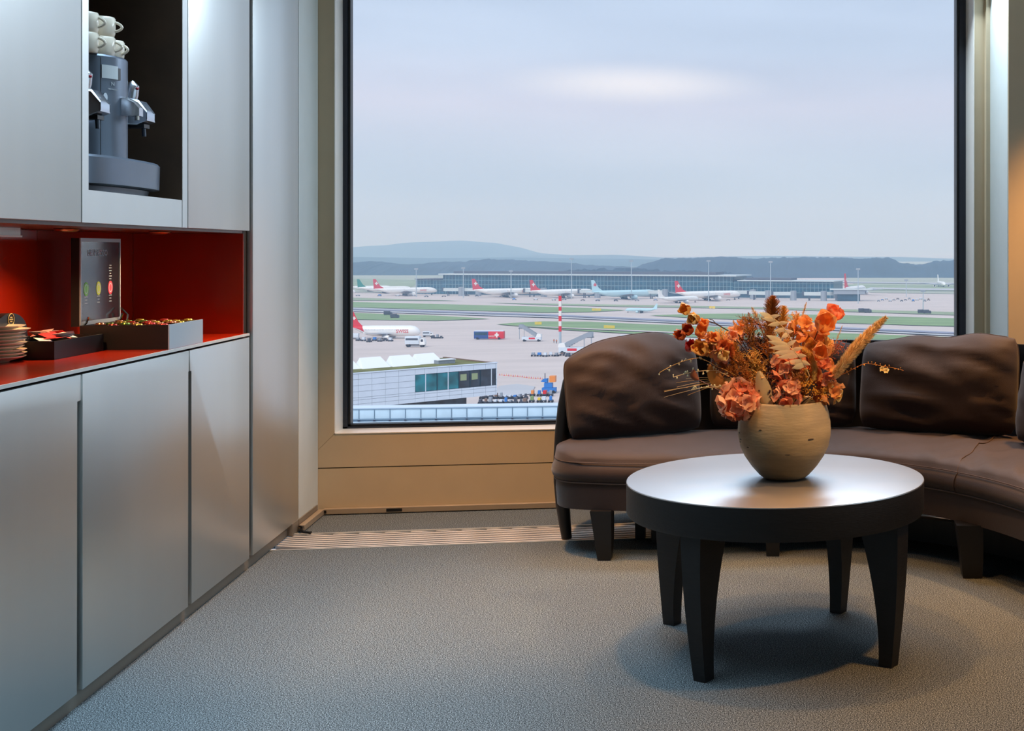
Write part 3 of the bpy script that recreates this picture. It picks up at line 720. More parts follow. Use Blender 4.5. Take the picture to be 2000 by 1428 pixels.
# ---------------------------------------------------------------- vehicles
def wheels(t, xs, w, r):
    for x in xs:
        for s in (-1, 1):
            MB().lathe([(0, -.15), (r, -.15), (r, .15), (0, .15)], 10, Matrix.Translation((x, s*w, r)) @ Matrix.Rotation(PI/2, 4, 'X')).build('wheel', 'tyre', t)
def bus():
    t = place(956, 663, 0.02, 'apron_bus'); tag(t, 'long apron bus, blue front half and red rear half with a white cross', 'bus')
    s = 555/F; H = 16*s; 
    MB().box(-29*s, -1*s, -1.4, 1.4, .4, H).build('blue_half', 'bus_blue', t, smooth=True, bevel=.15)
    MB().box(-1*s, 29*s, -1.4, 1.4, .4, H).build('red_half', 'swiss_red', t, smooth=True, bevel=.15)
    MB().box(-28*s, 28*s, -1.3, 1.3, H, H+.3).build('roof', 'cladding_white', t)
    MB().box(-27*s, -3*s, -1.44, -1.38, H*.55, H*.88).build('window_band', 'teal_dark', t)
    c = MB(); c.box(14*s, 17*s, -1.46, -1.38, H*.25, H*.85); c.box(11.5*s, 19.5*s, -1.47, -1.385, H*.44, H*.66); c.build('white_cross', 'paint_white', t)
    text_obj('lettering', 'SWISS', 1.1, 'paint_white', t, Matrix.Translation((5*s, -1.46, H*.4)) @ Matrix.Rotation(PI/2, 4, 'X'), .02)
    wheels(t, (-22*s, 20*s), 1.3, .55)
bus()
def box_truck(px, yb, sc_, label, body='cladding_white', cab='airframe_white', head=0.0, box=True, name='service_truck', grp=None):
    t = place(px, yb, head, name); tag(t, label, 'truck', grp)
    l = sc_
    if box: MB().box(-.5*l, .22*l, -.17*l, .17*l, .16*l, .55*l).build('cargo_box', body, t, smooth=True, bevel=.05)
    else: MB().box(-.5*l, .22*l, -.17*l, .17*l, .14*l, .2*l).build('flatbed', 'steel_dark', t)
    if box: MB().box(-.46*l, .16*l, -.175*l, -.168*l, .36*l, .46*l).build('window_band', 'engine_dark', t)
    MB().prism([(.24*l, -.16*l, .12*l), (.5*l, -.16*l, .12*l), (.5*l, -.16*l, .27*l), (.44*l, -.16*l, .44*l), (.24*l, -.16*l, .44*l)], (0, .32*l, 0)).build('cab', cab, t)
    MB().box(.3*l, .42*l, -.165*l, -.158*l, .28*l, .4*l).build('cab_window', 'engine_dark', t)
    MB().box(-.48*l, .48*l, -.1*l, .1*l, .08*l, .13*l).build('chassis', 'tyre', t)
    wheels(t, (-.36*l, .34*l), .14*l, .07*l)
    return t
box_truck(812, 678, 8.2, 'white bus-like service truck on the apron below the nearest airliner')
box_truck(836, 658, 4.6, 'small white van just ahead of the nearest airliner nose')
box_truck(690, 663, 5.0, 'white truck under the tail of the nearest airliner at the left edge', head=PI)
box_truck(1232, 676, 8.5, 'pale truck just above the left sofa cushion, right of the apron stairs', box=True)
def stair_truck(px, yb, label, l=10.0, flip=1, up=1.0):
    t = place(px, yb, 0, 'passenger_stairs'); t.scale = (flip, 1, 1); tag(t, label, 'stairs truck')
    MB().box(-.3*l, .5*l, -.12*l, .12*l, .07*l, .2*l).build('chassis', 'cladding_white', t)
    MB().prism([(.3*l, -.12*l, .2*l), (.52*l, -.12*l, .2*l), (.5*l, -.12*l, .3*l), (.34*l, -.12*l, .32*l)], (0, .24*l, 0)).build('cab', 'airframe_white', t)
    MB().box(.0*l, .26*l, -.125*l, -.12*l, .10*l, .17*l).build('red_stripe', 'swiss_red', t)
    for k in range(9):
        a_ = k/8; MB().box(.25*l-a_*.55*l-.03*l, .25*l-a_*.55*l+.03*l, -.11*l, .11*l, .2*l+a_*.38*l*up, .225*l+a_*.38*l*up).build('step', 'steel_grey', t)
    for s in (-1, 1):
        MB().prism([(.3*l, s*.115*l, .2*l), (-.3*l, s*.115*l, .56*l*up), (-.42*l, s*.115*l, .56*l*up), (-.42*l, s*.115*l, .72*l*up), (-.3*l, s*.115*l, .72*l*up), (.3*l, s*.115*l, .34*l)], (0, .02, 0)).build('side_rail', 'steel_grey', t)
    MB().box(-.44*l, -.28*l, -.12*l, .12*l, .54*l*up, .56*l*up).build('platform', 'steel_dark', t)
    for x in (-.40*l, -.2*l): MB().box(x-.01*l, x+.01*l, -.1*l, -.08*l, .1*l, .56*l*up).build('prop', 'steel_grey', t)
    wheels(t, (-.2*l, .4*l), .11*l, .05*l)
stair_truck(1034, 667, 'white mobile passenger stairs with red stripe beside the grass on the apron', 10.5)
stair_truck(1128, 692, 'large grey mobile passenger stairs right of the banded mast, above the sofa arm', 14, flip=-1, up=.85)
fm = place(1170, 692, 0, 'ground_power_unit'); tag(fm, 'white box shaped apron unit right of the large grey stairs', 'apron equipment')
MB().box(-3.5, 3.5, -1.5, 1.5, .5, 3.6).build('housing', 'cladding_white', fm); MB().box(-2.8, 0, -1.53, -1.5, 1.8, 3.2).build('louvre', 'steel_grey', fm); wheels(fm, (-2.6, 2.6), 1.3, .45)
# baggage carts and tugs: small, scattered in rows
CNAME = {'steel_grey': 'grey', 'cladding_white': 'white', 'steel_dark': 'dark grey', 'vehicle_blue': 'blue', 'engine_dark': 'charcoal', 'roof_rust': 'brownish', 'vehicle_orange': 'orange', 'swiss_red': 'red', 'grass_green': 'green', 'vehicle_yellow': 'yellow'}
def cart(px, yb, col, where, l=2.6, grp='baggage carts on the apron'):
    where = CNAME[col]+' loaded '+where
    t = place(px, yb, random.uniform(-.15, .15), 'baggage_cart'); tag(t, where, 'baggage cart', grp)
    MB().box(-l/2, l/2, -.8, .8, .45, .65).build('deck', 'steel_dark', t)
    hh_ = random.uniform(1.0, 1.8); MB().box(-l*random.uniform(.2, .42), l*random.uniform(.2, .42), -.7, .7, .65, hh_).build('load', col, t)
    wheels(t, (-l*.34, l*.34), .7, .28)
cl = ['steel_grey', 'cladding_white', 'steel_dark', 'vehicle_blue', 'steel_grey', 'engine_dark', 'cladding_white', 'roof_rust']
for i in range(7): cart(700+i*10.5, 667+random.uniform(-1.5, 1.5), cl[i % 8], 'baggage cart in the row under the nearest airliner', 1.9, 'carts under the nearest airliner')
for i in range(3): cart(846+i*8, 661, 'engine_dark' if i != 1 else 'steel_grey', 'small cart ahead of the nearest airliner nose', 1.5, 'carts ahead of the nearest airliner')
for i in range(8): cart(1042+i*11.2, 696+random.uniform(-1.5, 1), cl[(i*3) % 8], 'low cart in the row at the foot of the banded mast', 1.8, 'carts at the foot of the banded mast')
for i in range(20): cart(940+(i % 10)*9.6+random.uniform(-1, 1), 779+(i//10)*10, cl[(i*5) % 8], 'small cart parked between white building and pale balustrade', 1.0, 'carts beyond the pale balustrade')
for i in range(8): cart(1040+(i % 4)*12+random.uniform(-2, 2), 774+(i//4)*12, ['vehicle_orange', 'vehicle_blue', 'swiss_red', 'steel_grey', 'grass_green', 'vehicle_yellow', 'cladding_white', 'vehicle_blue'][i], 'cart parked just left of the sofa back beyond the balustrade', 1.25, 'coloured carts left of the sofa back')
for i in range(14): cart(1716+i*7.5, 589-(i % 3)*2, cl[(i*3) % 8], 'tiny cart in the row right of the pier building', 2.4, 'carts right of the pier building')
for i in range(22): cart(700+i*34+random.uniform(-9, 9), (579 if i < 9 else 587)+random.uniform(-1, 2), cl[(i*3) % 8], 'tiny service cart under the airliners at the dock', 3.6, 'service carts along the dock')
lf = place(1075, 768, 0, 'lift_truck'); tag(lf, 'blue and orange lift truck just left of the sofa back', 'truck')
MB().box(-2.2, 1.6, -1, 1, .5, 1.6).build('chassis', 'vehicle_blue', lf); MB().box(-.1, 1.5, -1, 1, 3.2, 4.9).build('orange_body', 'vehicle_orange', lf)
MB().box(-1.6, 0.6, -.9, .9, 1.65, 2.9).build('blue_cover', 'vehicle_blue', lf); MB().prism([(-2.6, -.6, 3.3), (-.7, -.6, 3.0), (-.7, -.6, 4.2), (-2.0, -.6, 4.0)], (0, 1.2, 0)).build('bucket', 'vehicle_blue', lf)
MB().box(-1.6, -1.4, -.1, .1, 2.8, 5.6).build('mast_post', 'steel_dark', lf); wheels(lf, (-1.5, 1.1), .9, .45)
for i in range(22):
    t = place(976+i*4.4, 733+i*0.42+random.uniform(-.6, .6), 0, 'traffic_cone'); tag(t, 'tiny red and white cone in the long row right of the white building', 'traffic cone', 'row of cones on the apron')
    MB().lathe([(.32, 0), (.32, .08), (.12, .1), (.03, .6), (0, .6)], 6).build('cone', 'vehicle_orange' if i % 2 else 'swiss_red', t)
for i, (px, yb, n_) in enumerate(((1159, 608, 'left'), (1165, 608, 'middle'), (1171, 608, 'right'), (1183, 642.5, 'left'), (1190, 642.8, 'middle'), (1197, 643, 'right'), (1048, 635.5, 'left'), (1054.5, 635.5, 'right'), (1388, 603.5, 'left'), (1394, 603.7, 'right'))):
    t = place(px, yb, 0, 'taxiway_sign'); tag(t, n_+' yellow taxiway sign of the '+('trio on the far grass strip' if i < 3 else 'trio on the near grass strip above the sofa' if i < 6 else 'pair left of the banded mast' if i < 8 else 'pair above the orchid like spray'), 'sign', 'yellow taxiway signs')
    MB().box(-.95, .95, -.1, .1, .4, 1.9).build('panel', 'vehicle_yellow', t); MB().box(-.7, -.6, -.05, .05, 0, .4).build('leg', 'steel_dark', t); MB().box(.6, .7, -.05, .05, 0, .4).build('leg', 'steel_dark', t)
for i, (px, yb) in enumerate(((1684, 610.5), (1695, 611), (1800, 613), (1811, 613.5), (758, 616.5), (771, 622))):
    box_truck(px, yb, 5.0, ['dark van, left of the pair on the far taxiway at right', 'dark van, right of the pair on the far taxiway at right', 'dark van left of the thin mast at far right', 'dark van right of the thin mast at far right', 'dark van at the top edge of the grass above the nearest airliner', 'dark van in the grass above the nearest airliner'][i], 'engine_dark', 'engine_dark', name='airfield_van')
def person(px, yb, label):
    t = place(px, yb, 0.3, 'person'); tag(t, label, 'person')
    h = 1.8
    bm2 = MB()
    for s in (-1, 1): bm2.tube([(s*.1, 0, 0), (s*.12, .05, .45), (s*.1, 0, .9)], [.06, .08, .11], 6)
    bm2.tube([(0, 0, .85), (0, 0, 1.2), (0, 0, 1.48), (0, 0, 1.56)], [.17, .16, .19, .06], 8)
    for s in (-1, 1): bm2.tube([(s*.2, 0, 1.42), (s*.27, .02, 1.1), (s*.24, -.08, .85)], [.06, .05, .04], 6)
    bm2.ball((0, 0, 1.68), .11, 8); bm2.build('body', 'trouser_dark', t, smooth=True)
    MB().tube([(0, 0, .95), (0, 0, 1.2), (0, 0, 1.5)], [.2, .19, .21], 8).build('jacket', 'hivis', t, smooth=True)
person(1082, 670, 'person in orange high visibility jacket, left of two by the banded mast')
person(1087, 671, 'person in orange high visibility jacket, nearer the banded mast')

# ---------------------------------------------------------------- white building with the window strip
YB = 200.0
def cxy(px, Y): return ((px-CX)/F*Y, Y)
x0_, y0_ = cxy(685, 181.8); x1_, y1_ = cxy(971, 200.0)
hdg = math.atan2(y1_-y0_, x1_-x0_); LB = math.hypot(x1_-x0_, y1_-y0_)
zt = EYE-(709-CY)/F*200; zb = EYE-(771-CY)/F*200
ob = empty('office_building', camxy(x1_, y1_, 0), -YAW+hdg); ob.location.z = 0
tag(ob, 'white clad building with slanting window strip and rooftop skylights, lower left of the window', 'building')
# local: x runs from -40 (left, out of view) to 0 (right corner); y into the building
def sl(px):   # pixel -> local x on the front plane
    k = (px-CX)/F; cx_, cy_ = math.cos(hdg), math.sin(hdg)
    # (x1+s*cx) = k*(y1+s*cy)
    return (k*y1_-x1_)/(cx_-k*cy_)
s0, s1 = -64.5, 0.0
wx0, wx1 = sl(811), sl(968)
wz1 = EYE-(719.5-CY)/F*200; wz0 = EYE-(752-CY)/F*200
body = MB(); body.box(s0, s1-.05, .12, 16, zb, zt-.25); body.build('wall_core', 'cladding_joint', ob)
ncol = [s0+i*2.15 for i in range(int(64.5/2.15)+1)]+[0.0]
ncol = sorted(set([c for c in ncol if not (abs(c-wx0) < .7 or abs(c-wx1) < .7)]+[wx0, wx1, 0.0]))
zr = [zb, zb+.62, zb+1.24, wz0, wz0+.9, wz0+1.8, wz1, zt-.02]
zr = sorted(zr)
pm = {}
for i in range(len(ncol)-1):
    for j in range(len(zr)-1):
        xa, xb = ncol[i]+.02, ncol[i+1]-.02; za, zb_ = zr[j]+.02, zr[j+1]-.02
        if xa > wx0-.1 and xb < wx1+.1 and za > wz0-.1 and zb_ < wz1+.1: continue
        if xb-xa < .05 or zb_-za < .05: continue
        o = MB().box(xa, xb, 0, .1, za, zb_).build('panel', 'cladding_white', ob)
        if xb < sl(640): pass
MB().box(s1-.05, s1+.05, .12, 16, zb, zt).build('end_wall', 'cladding_white', ob)
MB().box(s0, s1+.1, -.08, .5, zt, zt+.12).build('parapet_coping', 'cladding_white', ob)
MB().box(s1-.4, s1+.1, .5, 16.2, zt-.1, zt+.05).build('end_coping', 'roof_rust', ob)
MB().box(s0, s1-.4, .5, 16, zt-.25, zt-.08).build('planted_roof', 'roof_moss', ob)
MB().box(s0, s1-.4, .5, 2.2, zt-.08, zt-.05).build('gravel_strip', 'roof_rust', ob)
# the window strip, pane by pane
pxs = [811, 831.5, 854, 875.5, 896.5, 918.5, 938.5, 960, 968.5]
rec = MB(); rec.box(wx0, wx1, .105, .6, wz0, wz1); rec.build('window_backing', 'mullion_dark', ob)
for i in range(8):
    a_, b_ = sl(pxs[i])+.06, sl(pxs[i+1])-.06
    MB().box(a_, b_, .06, .1, wz0+.06, wz1-.06).build('pane', 'window_teal' if i < 4 else 'window_dark', ob)
    MB().box(b_, b_+.12, .0, .12, wz0, wz1).build('mullion', 'mullion_dark' if i not in (0, 2, 6) else 'cladding_white', ob)
for i in range(4, 6):
    a_ = sl(pxs[i]+3)
    MB().box(a_, a_+1.1, .04, .055, wz0+1.2, wz1-.5).build('blind', 'grass_dull', ob)
# recessed dark storey underneath
lz0 = EYE-(790-CY)/F*200
MB().box(s0, sl(932), 3.2, 14, lz0-6, zb).build('recessed_storey', 'window_dark', ob)
# skylights
for (px, py, lab) in ((668, 716, 0), (727, 712.5, 0), (785, 708.5, 0), (833, 704.5, 0)):
    p = on_z(px, py+4, zt); l = p-ob.location; th = -(-YAW+hdg)
    lx, ly = l.x*math.cos(th)-l.y*math.sin(th), l.x*math.sin(th)+l.y*math.cos(th)
    w_, d_, h_ = 2.3, 1.55, 1.5
    sk = MB(); sk.mat('skylight_white')
    z0 = zt-.08
    v_ = [sk.v(q) for q in ((lx-w_, ly-d_, z0), (lx+w_, ly-d_, z0), (lx+w_, ly+d_, z0), (lx-w_, ly+d_, z0), (lx-w_*.6, ly+d_*.9, z0+h_), (lx+w_*.9, ly+d_*.9, z0+h_))]
    sk.face([v_[0], v_[1], v_[5], v_[4]]); sk.face([v_[0], v_[4], v_[3]]); sk.face([v_[3], v_[4], v_[5], v_[2]])
    sk.mat('skylight_blue'); sk.face([v_[1], v_[2], v_[5]]); sk.mat('skylight_white'); sk.face(v_[0:4][::-1])
    sk.build('skylight', None, ob)
p = on_z(868, 709, zt); l = p-ob.location; th = -(-YAW+hdg); lx, ly = l.x*math.cos(th)-l.y*math.sin(th), l.x*math.sin(th)+l.y*math.cos(th)
MB().box(lx-1.4, lx+1.6, ly-.6, ly+.8, zt-.08, zt+.5).build('roof_unit', 'steel_grey', ob)
MB().box(lx-1.5, lx+1.7, ly-.7, ly+.9, zt+.5, zt+.6).build('roof_unit_lid', 'skylight_white', ob)

# ---------------------------------------------------------------- near balustrade
ZB1 = EYE-309/F*100
bx0, by0 = cxy(684, 100.0); yr = (EYE-ZB1)*F/(793-CY); bx1, by1 = cxy(1083, yr)
hb = math.atan2(by1-by0, bx1-bx0)
bl = empty('roof_balustrade', camxy(bx0, by0, 0), -YAW+hb); bl.location.z = 0
tag(bl, 'pale blue panelled balustrade crossing the bottom of the window view', 'balustrade')
zT, zBm = ZB1, ZB1-25/F*100
MB().box(-30, 40, .35, 2.1, zT-.5, zT+.02).build('ledge', 'cladding_white', bl)
MB().box(-30, 40, .0, .35, zBm-6, zBm-.005).build('lower_wall', 'balustrade_blue', bl)
MB().box(-30, 40, -.03, .06, zT-.05, zT).build('top_rail', 'balustrade_frame', bl)
MB().box(-30, 40, -.02, .05, zBm+.14, zBm+.18).build('bottom_rail', 'balustrade_frame', bl)
MB().box(-30, 40, .20, .30, zBm-.3, zT-.06).build('backing', 'balustrade_frame', bl)
px_ = 29.2/F*100.5; x = -30+.1; k = 0
while x < 39:
    MB().box(x+.03, x+px_-.03, .05, .09, zBm+.2, zT-.06).build('panel', 'balustrade_blue', bl, smooth=True, bevel=.015)
    MB().box(x-.012, x+.012, .0, .05, zBm, zT-.05).build('post', 'balustrade_frame', bl)
    MB().box(x-.08, x+.08, -.06, .02, zBm+.02, zBm+.12).build('foot', 'bolt_dark', bl)
    x += px_

# ---------------------------------------------------------------- real haze over the airfield
hz = bpy.data.materials.new('haze'); hz.use_nodes = True; MATS['haze'] = hz
t = hz.node_tree
for n in list(t.nodes): t.nodes.remove(n)
o_ = t.nodes.new('ShaderNodeOutputMaterial'); vs = t.nodes.new('ShaderNodeVolumeScatter'); vs.inputs['Color'].default_value = (0.50, 0.72, 1.0, 1); vs.inputs['Density'].default_value = 1/HAZE_L if 'HAZE_L' in globals() else 1/3000.0
vs.inputs['Anisotropy'].default_value = 0.0
t.links.new(vs.outputs[0], o_.inputs['Volume'])
hb_ = MB().box(-2600, 6500, 150, 12500, GZ-1, 420).build('haze_layer', 'haze'); tag(hb_, 'pale blue haze hanging over the airfield and hills', 'haze', kind='stuff')
# ================================================================ SOFA
def cam2(X, Y, z=0.0): return camxy(X, Y, z)
def catmull(pts, n):
    P_ = [Vector(p) for p in pts]; P_ = [2*P_[0]-P_[1]]+P_+[2*P_[-1]-P_[-2]]; out_ = []
    segs = len(P_)-3
    for i in range(n+1):
        u = i/n*segs; k = min(int(u), segs-1); t = u-k
        a, b, c, d_ = P_[k:k+4]
        out_.append(0.5*((2*b)+(-a+c)*t+(2*a-5*b+4*c-d_)*t*t+(-a+3*b-3*c+d_)*t**3))
    return out_
NS = 96
front = catmull([(-1.10, 5.02), (-.62, 4.965), (-.18, 5.03), (.12, 5.07), (.40, 4.93), (.62, 4.68), (.78, 4.36), (.88, 4.0), (.92, 3.6), (.92, 3.2)], NS)
back = catmull([(-1.12, 5.42), (-.78, 5.62), (-.35, 5.76), (.10, 5.80), (.58, 5.70), (1.0, 5.42), (1.32, 4.98), (1.50, 4.45), (1.56, 3.9), (1.56, 3.3)], NS)
sofa_c = cam2(0.0, 5.4, 0)
sofa = empty('curved_sofa', sofa_c); tag(sofa, 'brown curved leather-look sofa with dark wooden back shell and tapered legs under the window', 'sofa')
def plan(i_, t, e=0.0):
    f, b = front[i_], back[i_]; return f+(b-f)*t
def endpull(s_, t):   # rounded left end in plan (t 0..1 across)
    return 0.16*(1-max(0.0, 1-abs(2*t-1)**2.6)**(1/2.6))
NT = 26
def seat_pt(i, t):
    p = plan(i, t)
    tan = (front[min(i+1, NS)]-front[max(i-1, 0)]).normalized()
    fade = max(0.0, 1-i/14.0)
    return p+tan*endpull(0, t)*fade*fade
def seam_dist(i, j):
    return 0
Z_BASE0, Z_SEAM, Z_TOP = 0.195, 0.305, 0.425
rows = []
def boundary(i, t): return seat_pt(i, t)
top = []
L_ = [0.0]
for i in range(NS): L_.append(L_[-1]+(front[i+1]-front[i]).length)
def seat_z(i, t, W):
    dist = min(t*W, (1-t)*W, L_[i]+0.02+ (0.0))
    r = 0.07
    d_ = min(1.0, dist/r)
    z = Z_TOP-0.045*(1-math.sqrt(max(0, 1-(1-d_)**2)))
    X, Y = seat_pt(i, t)
    crown = 0.018*math.sin(PI*min(1, max(0, t)))
    # radiating pull folds, stronger at the right
    s_ = L_[i]; amp = 0.0045+0.016*max(0, min(1, (s_-1.1)/0.9))
    w = noise.noise(Vector((s_*9+t*3.2, t*1.2, 4.0)))
    w2 = abs(noise.noise(Vector((s_*13-t*5, t*1.5, 9.0))))
    return z+crown+amp*(w*1.1-w2*1.2)*min(1, dist/0.05)
mb = MB()
ts = [0, .012, .03, .055, .085, .12, .16, .21, .27, .34, .41, .48, .55, .62, .69, .76, .82, .87, .91, .945, .97, .988, 1.0]
iis = [0]+list(range(0, NS+1))
G = []
for i in range(NS+1):
    W = (front[i]-back[i]).length
    G.append([cam2(*seat_pt(i, t), seat_z(i, t, W)) for t in ts])
R = mb.grid([[p-sofa_c for p in r] for r in G])
# side rows: go round the boundary (front side, left end)
loop = [(NS-k, 0) for k in range(NS+1)]       # front, right to left
bl_ = [(i, 0.0) for i in range(NS, -1, -1)]+[(0, t) for t in ts[1:]]+[(i, 1.0) for i in range(1, NS+1)]
topv = [R[i][0] for i in range(NS, -1, -1)]+[R[0][k] for k in range(1, len(ts))]+[R[i][-1] for i in range(1, NS+1)]
def outn(idx):
    a_ = Vector(seat_pt(*bl_[max(idx-1, 0)])); b_ = Vector(seat_pt(*bl_[min(idx+1, len(bl_)-1)])); d_ = (b_-a_)
    if d_.length < 1e-6: return Vector((0, 0))
    d_.normalize(); return Vector((-d_.y, d_.x))
cen = Vector((0.2, 5.3))
def ring_at(off, z):
    out_ = []
    for idx, (i, t) in enumerate(bl_):
        p = Vector(seat_pt(i, t)); n_ = outn(idx)
        # orient outward: away from sofa mid-line
        m_ = Vector(plan(i if 0 < i else 3, 0.5))
        if (p-m_).dot(n_) < 0: n_ = -n_
        out_.append(cam2(*(p+n_*off), z)-sofa_c)
    return out_
prev = topv
for off, z in ((.008, .372), (.017, .355), (.020, .335), (.014, .318), (.002, Z_SEAM)):
    cur = [mb.v(p) for p in ring_at(off, z)]
    for k in range(len(cur)-1): mb.face([prev[k], prev[k+1], cur[k+1], cur[k]])
    prev = cur
so = mb.build('seat_cushion', 'sofa_fabric', sofa, smooth=True, angle=None)
def pipe(off, z, r, m, name, rng=None):
    pts = ring_at(off, z); pts = pts[:] if rng is None else pts[rng[0]:rng[1]]
    # drop coincident points
    q = [pts[0]]
    for p in pts[1:]:
        if (p-q[-1]).length > 0.004: q.append(p)
    return MB().tube(q, r, 6).build(name, m, sofa, smooth=True)
pipe(.005, .388, .0022, 'sofa_piping', 'upper_piping')
pipe(.006, Z_SEAM, .0035, 'sofa_piping', 'lower_piping')
# base band
mb = MB(); ra = ring_at(0.0, Z_SEAM-.004); rb = ring_at(0.001, .26); rc = ring_at(-.004, Z_BASE0); rd = ring_at(-.05, Z_BASE0-.002)
mb.grid([ra, rb, rc, rd])
# closed underside
und = MB()
mb.build('base_band', 'sofa_fabric', sofa, smooth=True, angle=.8)
rows = [[cam2(*seat_pt(i, t), Z_BASE0+.004)-sofa_c for t in (.04, .5, .96)] for i in range(0, NS+1, 3)]
MB_ = MB(); MB_.grid(rows); MB_.build('underside', 'sofa_wood', sofa)
# module seam on the seat front and over the top
def find_i(px):
    return min(range(NS), key=lambda i: abs(CX+F*front[i][0]/front[i][1]-px))
iS = find_i(1872)
pts = [cam2(*seat_pt(iS, t), seat_z(iS, t, .6)+.002)-sofa_c for t in ts]
fr_pts = [ring_at(o_+.003, z)[NS-iS] for o_, z in ((.008, .372), (.017, .355), (.020, .335), (.014, .318), (.002, Z_SEAM))]
MB().tube(fr_pts[::-1]+pts, .0022, 6).build('module_seam', 'sofa_piping', sofa, smooth=True)
# back shell: a bent wooden shell, outline leaning outwards, thick edge, reaching the floor as rear legs
sh = MB(); th = 0.035
def shell_pt(i, h, side):
    b = Vector(back[i]); f = Vector(front[i]); n_ = (b-f).normalized()
    lean = 0.05+0.07*h
    bul = 0.05*math.sin(PI*min(1, h*1.1))
    return b+n_*(lean+bul+side*th)
def shell_top(i):
    s_ = i/NS
    # low at the left end, rising round the back
    return 0.735+0.085*min(1, i/16.0)**0.7
rowsA, rowsB = [], []
HN = 14
for i in range(0, NS+1, 2):
    zt_ = shell_top(i); ra, rb = [], []
    for k in range(HN+1):
        h = k/HN; z = 0.17+(zt_-0.17)*h
        p = shell_pt(i, h, 0); q = shell_pt(i, h, 1)
        ra.append(cam2(p.x, p.y, z)-sofa_c); rb.append(cam2(q.x, q.y, z)-sofa_c)
    rowsA.append(ra); rowsB.append(rb)
RA = sh.grid(rowsA); RB = sh.grid(rowsB); m_ = len(RA)-1
for k in range(HN): sh.face([RA[0][k], RA[0][k+1], RB[0][k+1], RB[0][k]]); sh.face([RA[m_][k], RA[m_][k+1], RB[m_][k+1], RB[m_][k]])
for i in range(m_): sh.face([RA[i][HN], RA[i+1][HN], RB[i+1][HN], RB[i][HN]]); sh.face([RA[i][0], RA[i+1][0], RB[i+1][0], RB[i][0]])
sh.build('back_shell', 'sofa_wood', sofa, smooth=True, angle=.9)
# end stile: curved post at the left end of the shell, running down to the floor
def stile(i, bulge=1.0):
    prof = [(1052, 1104, .022), (1020, 1100, .026), (985, 1096, .030), (940, 1093, .032), (890, 1092, .030), (840, 1095, .031), (790, 1100, .029), (745, 1107, .024), (715, 1116, .014)]
    pts = []; Yd = 5.34
    rr = []
    for y, x, r in prof:
        p = at(x+3, y, Yd); p.z = max(p.z, 0); pts.append(p-sofa_c); rr.append(r)
    pts[0].z = 0.0
    MB().tube(pts, rr, 12).build('leg', 'sofa_wood', sofa, smooth=True)
    # slim front leaf joining the stile to the shell
    lf_ = []
    for y, x, r in prof[3:]:
        p = at(x+3, y, Yd); e0 = cam2(*shell_pt(0, min(1, max(0, (p.z-.17)/(shell_top(0)-.17))), .5), p.z)
        lf_.append([p-sofa_c+Vector((0, 0, 0)), (p+(e0-p)*.5)-sofa_c, e0-sofa_c])
    m1 = MB()
    for off in (-.012, .012):
        m1.grid([[q+Vector((off*CA, -off*SA, 0)) for q in r] for r in lf_])
    a_ = m1.bm.verts[:]; n_ = len(lf_)
    m1.bm.verts.ensure_lookup_table(); V_ = m1.bm.verts
    for k in range(n_-1):
        for c_ in (0, 2): m1.face([V_[k*3+c_], V_[(k+1)*3+c_], V_[n_*3+(k+1)*3+c_], V_[n_*3+k*3+c_]])
    for c_ in range(2): m1.face([V_[(n_-1)*3+c_], V_[(n_-1)*3+c_+1], V_[n_*3+(n_-1)*3+c_+1], V_[n_*3+(n_-1)*3+c_]])
    m1.build('end_panel', 'sofa_wood', sofa, smooth=True, angle=.8)
stile(0)
def leg(X, Y, w0=.042, w1=.026, zt_=.20, skew=(0, 0)):
    r_ = []
    for k in range(6):
        h = k/5; w = w1+(w0-w1)*h**.8; ox, oy = skew[0]*(h**1.6), skew[1]*(h**1.6)
        r_.append([cam2(X+ox+a*w, Y+oy+b*w, zt_*h)-sofa_c for a, b in ((-1, -1), (1, -1), (1, 1), (-1, 1))])
    MB().loft(r_).build('leg', 'sofa_wood', sofa, smooth=True, angle=.6)
leg(-.868, 4.98, skew=(-.014, .01)); leg(-.775, 5.33, .022, .020)
leg(.585, 4.72, .05, .036, skew=(-.01, .02)); leg(.14, 5.60); leg(-.40, 5.58); leg(.95, 5.2); leg(.93, 3.9); leg(1.35, 4.4)
leg(-.19, 5.05, .03, .026)
i0 = find_i(1290); ra_ = []  # added rail under the seat, blocks window light to darken the floor
for i in range(i0, NS-4, 3):
    p, q = plan(i, .40), plan(i, .46)
    ra_.append([cam2(p.x, p.y, .006)-sofa_c, cam2(q.x, q.y, .006)-sofa_c, cam2(q.x, q.y, .105)-sofa_c, cam2(p.x, p.y, .105)-sofa_c])
MB().loft(ra_).build('light_block_rail', 'sofa_wood', sofa)

